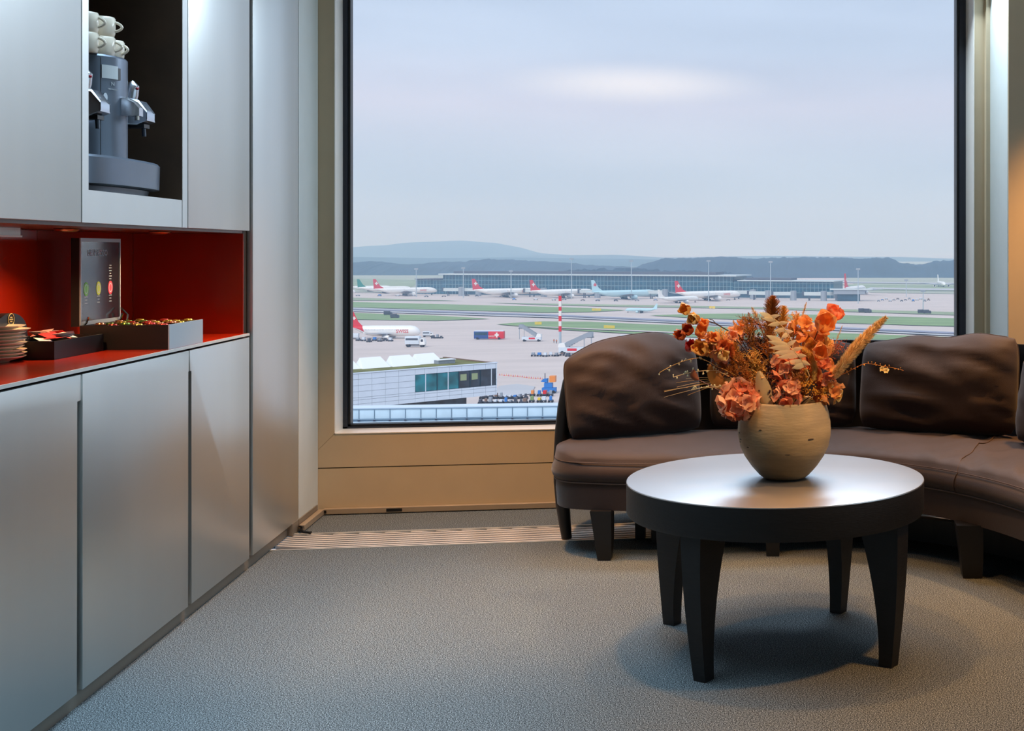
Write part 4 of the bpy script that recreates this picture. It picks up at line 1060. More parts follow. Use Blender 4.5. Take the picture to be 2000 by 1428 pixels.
# ---------------------------------------------------------------- loose back cushions
def superq(c, s, p): return math.copysign(abs(c)**p, c)
def cushion(pbl, pbr, h, th_, lean, label, seed, tl=0.0, tr=0.0, puff=1.0, nrm_flip=1, sag=0.0):
    """pbl/pbr: bottom corners in camera-plane coords (X, Y, z). h height, leaning away from viewer"""
    A_ = cam2(*pbl); B_ = cam2(*pbr); W = (B_-A_).length; ux = (B_-A_).normalized(); up0 = Vector((0, 0, 1))
    nb = up0.cross(ux).normalized()            # points away from the viewer
    upv = (up0*math.cos(lean)+nb*math.sin(lean)).normalized(); nn = ux.cross(upv).normalized()   # towards viewer or away
    if nn.dot(-nb) < 0: nn = -nn
    C_ = (A_+B_)/2
    t = empty('sofa_cushion', C_); tag(t, label, 'cushion', 'loose back cushions on the curved sofa')
    mb = MB(); NU, NV = 44, 32
    def P_(u, v, side):
        # u,v in -1..1; pillow with soft corners
        uu, vv = u, v
        pin = 1-0.045*(abs(u)**4)*(abs(v)**2)-0.03*(1-abs(v))*abs(u)**6
        x = uu*W/2*(1-.06*abs(vv)**5*abs(uu)**2)
        hh = h*(1+(tl if u < 0 else tr)*abs(u)**1.5*max(0, v))
        y = (vv*0.5*(1-.05*abs(uu)**5*abs(vv)**2)+0.5)*hh*1.0
        y += 0.03*h*(1-u*u)*(1 if v > 0 else -0.3)*abs(v)**3 - sag*h*(1-u*u)*max(0, v)**2 + .022*noise.noise(Vector((u*1.8+seed, seed, .5)))*max(0, v)**2
        prof = (max(0, 1-abs(u)**2.6)*max(0, 1-abs(v)**2.8))**0.50
        d_ = th_/2*prof*puff
        w = noise.noise(Vector((u*2.2+seed, v*2.2-u*1.1, seed*1.7)))*0.5
        cr = -abs(noise.noise(Vector((u*1.6+v*2.6+seed*3, v*1.3-u*.6, seed))))**1.0
        cr2 = noise.noise(Vector(((u+v*.7)*5+seed, (v-u*.4)*2, seed*2.2)))
        corner = math.exp(-(((abs(u)-1)**2+(v-1)**2)*6))
        d_ += (w*0.022+cr*0.034+cr2*0.002+0.010*abs(noise.noise(Vector((u*9+v*3, v*6-u*7, seed))))*corner)*min(1, prof*1.3)
        return C_*0+ux*x+upv*y+nn*side*max(0, d_) if side else ux*x+upv*y
    for side in (1, -1):
        g = []
        for j in range(NV+1):
            v = -math.cos(PI*j/NV); v = math.copysign(abs(v)**.9, v)
            g.append([P_(-math.cos(PI*i/NU), v, side) for i in range(NU+1)])
        mb.grid(g)
    bmesh.ops.remove_doubles(mb.bm, verts=mb.bm.verts[:], dist=0.0008)
    o = mb.build('cover', 'sofa_fabric', t, smooth=True, angle=None)
    # seam piping round the edge
    pts = []
    for k in range(81):
        a = 2*PI*k/80; u = math.copysign(min(1, abs(math.cos(a))*1.35), math.cos(a)); v = math.copysign(min(1, abs(math.sin(a))*1.35), math.sin(a))
        pts.append(P_(u, v, 0))
    MB().tube(pts, .0035, 6).build('piping', 'sofa_fabric', t, smooth=True)
    return t
cushion((-1.065, 5.24, .435), (-.53, 5.58, .44), .42, .24, .22, 'leftmost brown back cushion, slumped against the sofa arm and window side', 1.3, tl=-.16, tr=0.0, sag=-.02)
cushion((-.50, 5.63, .44), (.17, 5.66, .445), .39, .20, .16, 'middle brown back cushion mostly hidden behind the flower vase', 4.1)
cushion((.18, 5.60, .445), (.86, 5.36, .44), .42, .24, .20, 'wide brown back cushion to the right of the vase', 7.7, tl=-.05, tr=.05)
cushion((.83, 5.22, .44), (1.26, 4.72, .44), .40, .22, .20, 'brown back cushion cut off at the right frame edge', 11.2)
cushion((1.28, 4.66, .44), (1.42, 4.02, .44), .40, .22, .20, 'brown back cushion out at the right end of the sofa', 13.9)

# ================================================================ COFFEE TABLE
TC = cam2(-.138, 3.915); ZT = 0.53; RT = 0.471
tb = empty('coffee_table', (TC.x, TC.y, 0)); tag(tb, 'round dark wooden coffee table with sabre legs holding the flower vase', 'table')
MB().lathe([(0, ZT), (RT-.004, ZT), (RT-.001, ZT-.001), (RT, ZT-.004), (RT-.001, ZT-.0045), (0, ZT-.0045)], 128).build('tabletop', 'dark_wood', tb, smooth=True, angle=.5)
MB().lathe([(RT-.03, ZT-.005), (RT, ZT-.005), (RT, ZT-.09), (RT-.004, ZT-.1), (RT-.03, ZT-.1), (RT-.03, ZT-.005)], 128).build('apron', 'dark_wood_matt', tb, smooth=True, angle=.5)
MB().box(-.03, .03, -.30, .30, ZT-.135, ZT-.10).build('cross_rail', 'dark_wood_matt', tb)
for (fx, fy) in ((-.336, 3.58), (.208, 3.704), (-.4927, 4.12), (.0656, 4.255)):
    foot = cam2(fx, fy)-TC; ang_ = math.atan2(foot.y, foot.x); rf_ = foot.length
    r_ = []; n_ = 12
    for k in range(n_+1):
        h = k/n_; z = h*(ZT-.06)
        outer = rf_+.022+(.455-rf_-.022)*math.sin(min(1, h*1.15)*PI/2)**1.0
        wid = .044+.105*h**1.5
        inner = outer-wid
        tw = .021+.016*h
        r_.append([(rad*math.cos(ang_)-s_*math.sin(ang_), rad*math.sin(ang_)+s_*math.cos(ang_), z) for rad, s_ in ((inner, -tw), (outer, -tw), (outer, tw), (inner, tw))])
    MB().loft(r_).build('leg', 'dark_wood_matt', tb, smooth=True, bevel=0, angle=.6)

# ================================================================ VASE
VP = at(1532, 932, 3.90); VP.z = ZT
VASE_H = .246
vz = empty('vase', (VP.x, VP.y, ZT)); tag(vz, 'rounded matt clay vase with small pits standing on the coffee table', 'vase')
pr = [(0, 0.001), (.052, 0.001), (.068, .004), (.080, .013), (.104, .040), (.126, .072), (.140, .102), (.1465, .135), (.1475, .155), (.146, .180), (.1415, .205), (.135, .228), (.130, .241), (.128, VASE_H), (.1245, VASE_H+.001), (.122, .240), (.128, .215), (.138, .180), (.139, .14), (.118, .075), (.07, .02), (0, .012)]
MB().lathe(pr, 72).build('body', 'vase_clay', vz, smooth=True, angle=None)
for (a_, z, w, h) in ((.62, .140, .012, .0025), (.58, .1385, .006, .002), (-1.25, .15, .006, .003), (-1.2, .13, .008, .002), (-1.28, .120, .005, .002), (.1, .095, .01, .0015), (-.5, .17, .006, .0015), (-.9, .11, .007, .0015)):
    th_ = -PI/2-YAW+a_
    zz_ = z; r0 = None
    for (ra_, za), (rb_, zb_) in zip(pr, pr[1:]):
        if za <= z <= zb_: r0 = ra_+(rb_-ra_)*(z-za)/(zb_-za); break
    M_ = Matrix.Rotation(th_, 4, 'Z') @ Matrix.Translation((r0, 0, z)) @ Matrix.Diagonal((.0018, w, h, 1))
    m2 = MB(); m2.lathe([(0, -1), (.7, -.7), (1, 0), (.7, .7), (0, 1)], 10, M_); m2.build('pit', 'vase_pit', vz, smooth=True)
# ================================================================ COFFEE MACHINE NICHE
P('machine_grey', (104, 114, 128), 0.32, 0.55, var=0.04)
P('machine_dark', (70, 78, 90), 0.35, 0.5)
P('machine_silver', (196, 200, 208), 0.22, 0.85)
P('screen_pale', (210, 218, 222), 0.25)
P('logo_pale', (200, 206, 212), 0.5)
P('red_dot', (190, 30, 50), 0.4)
P('porcelain', (236, 226, 208), 0.22, coat=0.4)
P('saucer_cream', (238, 218, 188), 0.25, coat=0.4)
P('box_black', (20, 17, 16), 0.45, var=0.1)
P('box_grey', (168, 176, 182), 0.4, 0.3)
P('lid_inner', (26, 30, 36), 0.16, coat=0.8, spec=0.8)
P('print_green', (120, 190, 90), 0.5); P('print_lime', (190, 205, 70), 0.5); P('print_red', (220, 60, 80), 0.5); P('print_grey', (190, 196, 204), 0.5)
P('cap_gold', (214, 170, 70), 0.25, 0.9); P('cap_red', (200, 60, 50), 0.25, 0.8); P('cap_green', (120, 140, 60), 0.25, 0.8); P('cap_copper', (210, 130, 90), 0.25, 0.9)
P('gold_print', (206, 182, 110), 0.4, 0.3)
P('paper_white', (240, 232, 228), 0.6); P('paper_red', (214, 44, 48), 0.5); P('paper_pink', (240, 170, 160), 0.6)
ZN = zl+0.001-0.004
MC = Vector((-1.672, 4.03, ZN))
cm = empty('coffee_machine', MC); tag(cm, 'grey twin head capsule coffee machine in the dark niche', 'coffee machine')
def sup(a, b, z, n=2.8, k=56, du=0.0):
    return [(du+a*superq(math.cos(2*PI*i/k), 0, 2/n), b*superq(math.sin(2*PI*i/k), 0, 2/n), z) for i in range(k)]
H_ = lambda z: z-ZN
MB().loft([sup(.125, .27, .0), sup(.128, .275, .024)]).build('foot', 'machine_dark', cm, smooth=True, angle=.6)
MB().loft([sup(.145, .300, .026), sup(.154, .312, .029), sup(.156, .314, .105), sup(.150, .308, .112)]).build('drip_tray', 'machine_grey', cm, smooth=True, angle=.6)
zc_ = H_(1.840)
MB().lathe([(0, .1125), (.112, .1125), (.112, zc_-.006), (.106, zc_), (0, zc_)], 56).build('column', 'machine_grey', cm, smooth=True, angle=.5)
def on_col(px, y, r=.1125):
    "point of the column surface under a pixel"
    dr = (at(px, y, 1)-Vector((0, 0, EYE))); dx, dy = dr.x, dr.y; cx_, cy_ = MC.x, MC.y
    A2 = dx*dx+dy*dy; Bq = -2*(dx*cx_+dy*cy_); Cq = cx_*cx_+cy_*cy_-r*r
    t_ = (-Bq-math.sqrt(max(0, Bq*Bq-4*A2*Cq)))/(2*A2)
    return Vector((dx*t_, dy*t_, EYE+dr.z*t_))-MC
def colpatch(pxa, pxb, ya, yb, r, m, name, par=None, th=.003):
    a0 = on_col(pxa, ya, r); a1 = on_col(pxb, ya, r); ang0, ang1 = math.atan2(a0.y, a0.x), math.atan2(a1.y, a1.x)
    zb_ = (on_col(pxa, yb, r).z+on_col(pxb, yb, r).z)/2; zt_ = (a0.z+a1.z)/2; mb = MB()
    prev_ = None
    rr = [[(q*math.cos(ang0+(ang1-ang0)*k/8), q*math.sin(ang0+(ang1-ang0)*k/8), z) for k in range(9)] for q, z in ((r-.002, zb_), (r+th, zb_), (r+th, zt_), (r-.002, zt_))]
    mb.grid(rr); return mb.build(name, m, par or cm, smooth=True, angle=.5)
colpatch(198, 229, 128, 154, .1125, 'screen_pale', 'display')
colpatch(229.5, 234, 134, 157, .1125, 'black_plastic', 'display_end')
colpatch(196, 197, 112, 305, .1120, 'black_plastic', 'seam', th=.0008)
pL = on_col(220, 167, .1135); aL = math.atan2(pL.y, pL.x)
Ml = Matrix.Translation(pL) @ Matrix.Rotation(aL+PI/2, 4, 'Z') @ Matrix.Rotation(PI/2, 4, 'X')
text_obj('logo_letter', 'N', .016, 'logo_pale', cm, Ml @ Matrix.Translation((0, .004, .0008)), .0004)
text_obj('brand_lettering', 'NESPRESSO', .0062, 'logo_pale', cm, Ml @ Matrix.Translation((0, -.012, .0008)), .0004)
pB = on_col(205, 190, .113); aB = math.atan2(pB.y, pB.x)
MB().lathe([(0, .003), (.009, .003), (.0095, 0)], 16, Matrix.Translation(pB) @ Matrix.Rotation(aB, 4, 'Z') @ Matrix.Rotation(PI/2, 4, 'Y') @ Matrix.Diagonal((1.5, .7, 1, 1))).build('steam_button', 'machine_silver', cm, smooth=True)
# hot water spout in the middle
sp = MB(); ps = on_col(236, 210, .10)
zs = ps.z
def arcsec(x, w, h, zt_): return [(x, ps.y-w, zt_-h), (x, ps.y+w, zt_-h), (x, ps.y+w, zt_-.004), (x, ps.y+w*.6, zt_), (x, ps.y-w*.6, zt_), (x, ps.y-w, zt_-.004)]
sp.loft([arcsec(ps.x-.03, .022, .062, zs+.034), arcsec(ps.x+.02, .022, .058, zs+.031), arcsec(ps.x+.045, .019, .044, zs+.018), arcsec(ps.x+.058, .015, .026, zs+.0)])
spo = sp.build('hot_water_spout', 'machine_silver', cm, smooth=True, angle=.6)
MB().tube([(ps.x+.046, ps.y, zs-.02), (ps.x+.046, ps.y, zs-.038)], .007, 10).build('nozzle', 'chrome', spo, smooth=True)
def head(px, py, Y, s=1.0):
    c = at(px, py, Y)-MC
    hb2 = MB()
    hb2.loft([[(c.x+x, c.y+y*w, c.z+z) for x, z in ((-.05, h0), (.0, h0-.002), (.03, h1), (.03, h1+.025), (.005, h2), (-.05, h2+.012))] for y, w, h0, h1, h2 in ((-.030, 1, -.042, -.030, .030), (-.034, 1, -.046, -.034, .022), (.034, 1, -.046, -.034, .022), (.030, 1, -.042, -.030, .030))])
    ho = hb2.build('brew_head', 'machine_silver', cm, smooth=True, angle=.7)
    MB().tube([(c.x-.035, c.y, c.z+.015), (c.x-.028, c.y, c.z+.05), (c.x-.022, c.y, c.z+.078), (c.x-.026, c.y, c.z+.092)], [.018, .021, .017, .006], 12).build('lever', 'machine_silver', ho, smooth=True)
    MB().ball((c.x-.006, c.y-.010, c.z+.068), .0045, 8).build('lever_light', 'red_dot', ho)
    MB().box(c.x-.045, c.x+.018, c.y-.022, c.y+.022, c.z-.056, c.z-.044).build('spout_holder', 'black_plastic', ho)
    MB().tube([(c.x+.008, c.y, c.z-.054), (c.x+.010, c.y, c.z-.082)], .006, 10).build('nozzle', 'machine_dark', ho, smooth=True)
    MB().tube([(c.x-.05, c.y, c.z-.01), (MC.x-MC.x, (c.y)*.3, c.z-.01)], .024, 12).build('neck', 'machine_dark', ho, smooth=True)
head(275, 216, 3.885); head(184, 196, 3.57)
# cups on top
def cup(loc, rz, label, h=.062, r=.034):
    t = empty('coffee_cup', loc, rz); tag(t, label, 'cup', 'cups stacked on the coffee machine')
    MB().lathe([(0, 0), (r*.86, 0), (r*.90, .003), (r*.98, h*.2), (r, h*.5), (r*1.0, h*.93), (r*.95, h*.95), (r*.93, h), (r*.88, h), (r*.86, h*.6), (r*.8, .006), (0, .005)], 28).build('body', 'porcelain', t, smooth=True, angle=None)
    pts = [(r*.93+.020*math.sin(PI*k/8)**.8, 0, h*.78-h*.5*k/8) for k in range(9)]; pts[0] = (r*.93, 0, h*.78); pts[-1] = (r*.9, 0, h*.28)
    MB().tube(pts, .0042, 8).build('handle', 'porcelain', t, smooth=True)
def topcup(px, Y, n, rz, labs):
    p = at(px, 100, Y)
    for k in range(n): cup((p.x, p.y, 1.8402+k*.060), rz, labs[k], .0595)
topcup(201, 3.735, 2, -YAW+.3, ('lower cup of the middle stack on the coffee machine', 'upper cup of the middle stack on the coffee machine'))
topcup(168, 3.66, 2, -YAW+.2, ('lower cup of the stack nearest the niche left frame', 'upper cup of the stack nearest the niche left frame'))
topcup(219, 3.805, 1, -YAW-.1, ('single white cup at the back right of the coffee machine top',))
# ================================================================ WORKTOP ITEMS
ZC = CT+0.0003
bx = empty('capsule_box', (-1.66, 4.43, ZC)); tag(bx, 'long open black capsule box with grey front and upright lid', 'box')
u0, u1, v0, v1, hh = -1.792, -1.520, 4.275, 4.584, .080
bm1 = MB(); w = .006
bm1.box(u0, u1-.004, v0, v0+w, ZC, ZC+hh); bm1.box(u0, u1-.004, v1-w, v1, ZC, ZC+hh); bm1.box(u0, u0+w, v0+w, v1-w, ZC, ZC+hh); bm1.box(u1-.01, u1-.004, v0+w, v1-w, ZC, ZC+hh); bm1.box(u0+w, u1-.01, v0+w, v1-w, ZC, ZC+.02)
ch(bm1.build('tray', 'box_black'), bx)
ch(MB().box(u1-.0038, u1, v0-.001, v1+.001, ZC, ZC+hh+.001).build('grey_front', 'box_grey'), bx)
for k in range(1, 4): 
    vv = v0+(v1-v0)*k/4; ch(MB().box(u0+w, u1-.01, vv-.001, vv+.001, ZC+.02, ZC+hh-.012).build('divider', 'box_black'), bx)
# lid
lt = .018; lz0, lz1 = ZC+hh-.004, on_v(150, 465, 4.275).z
lid = empty('lid', (u0, v0, lz0)); lid.parent = bx; lid.matrix_parent_inverse = Matrix.Translation(-bx.location)
lid.rotation_euler = (0, 0, 0)
o = MB().box(-.026, -.001, 0, v1-v0, 0, lz1-lz0).build('lid_shell', 'box_black', lid)
o = MB().box(-.001, .003, .0, .006, 0, lz1-lz0); o.box(-.001, .003, v1-v0-.006, v1-v0, 0, lz1-lz0); o.box(-.001, .003, .006, v1-v0-.006, lz1-lz0-.012, lz1-lz0); o.box(-.001, .003, .006, v1-v0-.006, 0, .016)
o.build('lid_rim', 'box_grey', lid)
MB().box(-.001, .001, .006, v1-v0-.006, .016, lz1-lz0-.012).build('printed_card', 'lid_inner', lid)
Mt = lambda y, z: Matrix.Translation((.0015, y, z)) @ Matrix.Rotation(PI/2, 4, 'Z') @ Matrix.Rotation(PI/2, 4, 'X')
LW, LH = v1-v0, lz1-lz0
text_obj('lid_title', 'NESPRESSO', .030, 'print_grey', lid, Mt(LW*.42, LH*.83), .0002)
for y_, col in ((.14, 'print_green'), (.44, 'print_lime'), (.74, 'print_red')):
    Md = Matrix.Translation((.0012, LW*y_, LH*.42)) @ Matrix.Rotation(PI/2, 4, 'Y') @ Matrix.Diagonal((1.15, .9, 1, 1))
    MB().lathe([(0, .0006), (.020, .0006), (.020, 0), (.0, 0)], 24, Md).build('printed_disc', col, lid)
    MB().lathe([(.011, .0009), (.014, .0009), (.014, .0005), (.011, .0005), (.011, .0009)], 24, Md).build('printed_ring', 'print_grey', lid)
    for k in range(3): w_ = (.022, .014, .018)[k]; MB().box(.001, .0017, LW*y_-w_/2, LW*y_+w_/2, LH*(.325-.035*k), LH*(.325-.035*k)+.0022).build('caption_line', 'print_grey', lid)
for k in range(6): w_ = (.016, .024, .02, .012, .022, .016)[k]; MB().box(.001, .0017, LW*.74-w_/2, LW*.74+w_/2, LH*(.68-.032*k), LH*(.68-.032*k)+.0025).build('caption_line', 'print_grey', lid)
for s in (.02, LW-.02):
    MB().tube([(.004, s, .002), (.012, s, .012), (.018, s, .030)], .0035, 6).build('hinge_arm', 'chrome', lid, smooth=True)
hg = MB().tube([(u0+.03, v1-.02, ZC+hh-.01), (u0+.035, v1-.02, ZC+hh+.02), (u0+.012, v1-.02, ZC+hh+.045)], .003, 6).build('stay', 'chrome', smooth=True); ch(hg, bx)
# capsules
capm = {}
def cap_mesh(m):
    if m not in capm:
        capm[m] = MB().lathe([(0, 0), (.012, 0), (.0145, .022), (.0185, .0235), (.0185, .0248), (.014, .0252), (.012, .029), (0, .031)], 18).mesh('capsule', m, smooth=True, angle=.6)
    return capm[m]
cols_ = ['cap_red', 'cap_copper', 'cap_gold', 'cap_green']
for i in range(6):
    for j in range(4):
        u_ = u1-.032-i*.039; v_ = v0+.040+j*(v1-v0-.012)/4
        o = link('coffee_capsule', cap_mesh(cols_[(i+j*2) % 4] if i > 1 else ['cap_red', 'cap_copper', 'cap_gold', 'cap_gold'][j]), None, (u_, v_, ZC+hh-.027+.004*((i*3+j) % 2)))
        tag(o, {'cap_red': 'red', 'cap_copper': 'copper', 'cap_gold': 'gold', 'cap_green': 'olive green'}[o.data.materials[0].name]+' foil coffee capsule lying in the open capsule box', 'capsule', 'capsules in the open box')
# tray of sachets
tr_ = empty('sachet_tray', (-1.80, 4.09, ZC)); tag(tr_, 'low black tray of red and white sachets between saucers and capsule box', 'tray')
a0, a1, b0_, b1_ = -1.905, -1.712, 3.918, 4.255
tm = MB(); tm.box(a0, a1, b0_, b0_+.006, ZC, ZC+.054); tm.box(a0, a1, b1_-.006, b1_, ZC, ZC+.054); tm.box(a0, a0+.006, b0_+.006, b1_-.006, ZC, ZC+.054); tm.box(a1-.006, a1, b0_+.006, b1_-.006, ZC, ZC+.054); tm.box(a0+.006, a1-.006, b0_+.006, b1_-.006, ZC, ZC+.03)
ch(tm.build('tray_body', 'box_black'), tr_)
rs = random.Random(3)
for k in range(16):
    u_ = a0+.035+rs.random()*(a1-a0-.07); v_ = b0_+.03+(b1_-b0_-.07)*k/15
    M_ = Matrix.Translation((u_, v_, ZC+.052+rs.random()*.014)) @ Matrix.Rotation(rs.random()*3, 4, 'Z') @ Matrix.Rotation(rs.uniform(-.5, .5), 4, 'X') @ Matrix.Rotation(rs.uniform(-.3, .3), 4, 'Y')
    m_ = ['paper_white', 'paper_pink', 'paper_red', 'paper_white'][k % 4]
    sm = MB(); sm.loft([[M_ @ Vector(q) for q in ((-.03, y, 0), (0, y, .0035*f_), (.03, y, 0), (0, y, -.0035*f_))] for y, f_ in ((-.018, .1), (-.012, 1), (.012, 1), (.018, .1))])
    o = sm.build('sachet', m_, None, smooth=True, angle=.6); tag(o, {'paper_white': 'white', 'paper_pink': 'pale pink', 'paper_red': 'red'}[m_]+' paper sachet lying in the low black tray', 'sachet', 'sachets in the black tray')
# rounded black sign with gold emblem behind the saucers
sg = empty('black_caddy', (-1.865, 3.87, ZC)); tag(sg, 'black domed caddy with round gold emblem behind the saucers', 'caddy')
pS = on_u(21, 624, -1.84)
dm = []
half = .10
prof2 = [(pS.y-half-.02, ZC), (pS.y+half+.01, ZC), (pS.y+half+.01, ZC+.02)]+[(pS.y+half*math.cos(a_), on_u(21, 612, -1.84).z-.06+.06*math.sin(a_)) for a_ in [PI/2*k/8*1.0 for k in range(0, 9)]]
prof2 += [(2*pS.y-y, z) for y, z in prof2[:2:-1]]
ch(MB().prism([(-1.90, y, z) for y, z in prof2], (.06, 0, 0)).build('dome', 'black_plastic', smooth=True, angle=.6), sg)
ringM = Matrix.Translation((-1.8385, pS.y, on_u(21, 624, -1.84).z)) @ Matrix.Rotation(PI/2, 4, 'Y')
hx = [(.017*math.cos(PI/12*k), .017*math.sin(PI/12*k)) for k in range(25)]
ch(MB().tube([ringM @ Vector((x, y, 0)) for x, y in hx], .0012, 6).build('emblem_ring', 'gold_print'), sg)
for k, (dz, wd) in enumerate(((.006, .012), (0, .020), (-.006, .012))):
    c = ringM @ Vector((-dz, 0, 0)); ch(MB().box(c.x-.001, c.x+.0005, c.y-wd/2, c.y+wd/2, c.z-.0016, c.z+.0016).build('emblem_bar', 'gold_print'), sg)
# saucers
pS2 = on_z(-3, 708, ZC)
rs = random.Random(5)
me_s = MB().lathe([(0, .003), (.030, .003), (.032, 0), (.035, 0), (.038, .004), (.066, .0115), (.0765, .0165), (.0775, .0178), (.076, .0180), (.064, .0135), (.036, .0065), (0, .006)], 48).mesh('saucer', 'saucer_cream', smooth=True, angle=None)
nS = 10
for k in range(nS):
    o = link('saucer', me_s, None, (pS2.x-.012+rs.uniform(-.003, .004)+(.012 if k == nS-2 else 0), pS2.y+rs.uniform(-.003, .003)+(.012 if k == nS-2 else 0), ZC+k*.0098))
    tag(o, ['bottom', 'second', 'third', 'fourth', 'fifth', 'sixth', 'seventh', 'eighth', 'ninth', 'tenth'][k]+' cream saucer'+(' counting up' if k else '')+' in the stack on the red worktop at the left edge', 'saucer', 'stack of cream saucers')
o['label'] = 'topmost cream saucer of the stack on the red worktop'

# ================================================================ BOUQUET
P('peach_petal', (255, 186, 146), 0.6, var=0.16, vscale=30, sheen=0.2)
P('orange_petal', (255, 172, 100), 0.6, var=0.2, vscale=30, sheen=0.2)
P('coral_petal', (250, 150, 108), 0.6, var=0.2, vscale=30)
P('ochre_petal', (238, 180, 96), 0.55, var=0.25, vscale=30)
P('rust_petal', (206, 104, 50), 0.6, var=0.2, vscale=30)
P('red_bud', (200, 50, 44), 0.5, var=0.2, vscale=40)
P('pale_petal', (236, 212, 150), 0.6, var=0.1)
P('cream_leaf', (255, 230, 184), 0.55, var=0.08, vscale=20)
P('beige_leaf', (236, 204, 150), 0.6, var=0.12, vscale=15)
P('ochre_leaf', (190, 116, 46), 0.6, var=0.2, vscale=15)
P('brown_leaf', (140, 70, 34), 0.6, var=0.2)
P('gold_grass', (236, 190, 104), 0.7, var=0.2)
P('pale_grass', (240, 212, 160), 0.75, var=0.15)
P('brown_twig', (120, 76, 44), 0.7, var=0.25)
P('rust_twig', (190, 128, 66), 0.7, var=0.3)
P('dark_twig', (54, 34, 30), 0.7, var=0.2)
P('dark_berry', (64, 34, 34), 0.5, var=0.3)
P('gold_berry', (216, 146, 48), 0.5, var=0.25)
P('white_bud', (238, 224, 176), 0.6)
for mn in ('peach_petal', 'orange_petal', 'coral_petal', 'ochre_petal', 'cream_leaf', 'pale_petal'):
    pass
for mn in ('peach_petal', 'orange_petal', 'coral_petal', 'ochre_petal', 'rust_petal', 'red_bud', 'cream_leaf', 'beige_leaf', 'ochre_leaf', 'pale_petal', 'gold_grass', 'pale_grass', 'rust_twig'):
    t = MATS[mn].node_tree; b = t.nodes['Principled BSDF']; o_ = [n for n in t.nodes if n.type == 'OUTPUT_MATERIAL'][0]
    tl_ = t.nodes.new('ShaderNodeBsdfTranslucent'); ad = t.nodes.new('ShaderNodeMixShader'); ad.inputs[0].default_value = 0.38
    if b.inputs['Base Color'].links: t.links.new(b.inputs['Base Color'].links[0].from_socket, tl_.inputs['Color'])
    t.links.new(b.outputs[0], ad.inputs[1]); t.links.new(tl_.outputs[0], ad.inputs[2]); t.links.new(ad.outputs[0], o_.inputs['Surface'])
YV = 3.90; rb = random.Random(11)
def bp_(px, py, d=0.0): return at(px, py, YV+d)
ROOT = Vector((VP.x, VP.y, ZT+.17))
def root_pt(): return ROOT+Vector((rb.uniform(-.03, .03), rb.uniform(-.03, .03), rb.uniform(-.02, .02)))
def bez(a_, b_, c_, n=10): return [a_*(1-t)**2+b_*2*t*(1-t)+c_*t*t for t in [k/n for k in range(n+1)]]
def stem_to(p, par, m='dark_twig', r=.0016, bow=None, name='stem'):
    r0 = root_pt(); neck = Vector((ROOT.x+(p.x-ROOT.x)*.28, ROOT.y+(p.y-ROOT.y)*.28, ZT+VASE_H+.03)) if bow is None else bow
    pts = bez(r0, neck, p, 10); MB().tube([q-par.location for q in pts], r, 5).build(name, m, par, smooth=True); return pts
def flower_thing(name, p, label, cat='dried flower', group=None):
    t = empty(name, p); tag(t, label, cat, group); return t
def petal_grid(L0, W0, curl=.25, cup_=.2, n=6, notch=0.0):
    n = 6
    g = []
    for i in range(n+1):
        t = i/n; w = W0*max(0.05, 1-((t-.58)/.60)**2)**.5
        y = L0*t
        row = []
        for j in range(7):
            s = (j-3)/3
            z = curl*L0*t*t*(1 if curl else 0)+cup_*W0*s*s+0.05*L0*math.sin(6*t+2.5*s)*t
            row.append(Vector((s*w/2*1.0, y-.30*L0*s*s*t*t-(notch*L0*(1-abs(s)) if i == n else 0), z)))
        g.append(row)
    return g
flm = {}
def floret_mesh(m, size, npet, seed):
    key = (m, round(size, 4), npet, seed)
    if key in flm: return flm[key]
    r2 = random.Random(seed); mb = MB()
    for k in range(npet):
        a_ = 2*PI*k/npet+r2.uniform(-.2, .2); el = r2.uniform(.1, .6)
        M_ = Matrix.Rotation(a_, 4, 'Z') @ Matrix.Rotation(el, 4, 'X')
        g = petal_grid(size*r2.uniform(.85, 1.1), size*r2.uniform(.85, 1.15), r2.uniform(-.35, .3), r2.uniform(.05, .4))
        mb.grid([[M_ @ q for q in row] for row in g])
    mb.ball((0, 0, size*.03), size*.09, 6)
    flm[key] = mb.mesh('floret', m, smooth=True, angle=None); return flm[key]
def put(me, name, par, pos, nrm, spin=0.0, s=1.0):
    o = link(name, me, par); q = Vector(nrm).normalized().to_track_quat('Z', 'Y')
    o.matrix_local = Matrix.Translation(pos) @ q.to_matrix().to_4x4() @ Matrix.Rotation(spin, 4, 'Z') @ Matrix.Diagonal((s, s, s, 1)); return o
def hydrangea(px, py, d, rpx, mats, label, n=18, size=.026, npet=4, squash=1.0):
    p = bp_(px, py, d); t = flower_thing('hydrangea', p, label, 'dried flower', 'orange hydrangea heads in the bouquet')
    stem_to(p, t); R_ = rpx/F*YV*.92; n = int(n*.72)
    for k in range(n):
        z = 1-2*(k+.5)/n; a_ = k*2.399963; rr_ = math.sqrt(1-z*z)
        dr_ = Vector((rr_*math.cos(a_), rr_*math.sin(a_), z))
        pos = Vector((dr_.x*R_, dr_.y*R_*.8, dr_.z*R_*squash))*rb.uniform(.7, 1.0)*.75
        put(floret_mesh(mats[k % len(mats)], size*1.3, npet, k % 4), 'floret', t, pos, dr_+Vector((rb.uniform(-.3, .3), rb.uniform(-.3, .3), rb.uniform(-.2, .3))), rb.uniform(0, 6), rb.uniform(.85, 1.2))
    return t
hydrangea(1443, 783, -.085, 44, ['peach_petal', 'peach_petal', 'coral_petal'], 'large peach hydrangea head hanging over the left rim of the vase', 34, .027)
hydrangea(1592, 676, .0, 34, ['orange_petal', 'ochre_petal'], 'orange hydrangea head at the upper right, below the tallest orange bloom', 22, .024)
hydrangea(1604, 722, -.03, 30, ['coral_petal', 'orange_petal'], 'coral hydrangea head at the right beside the long grass plume', 20, .023)
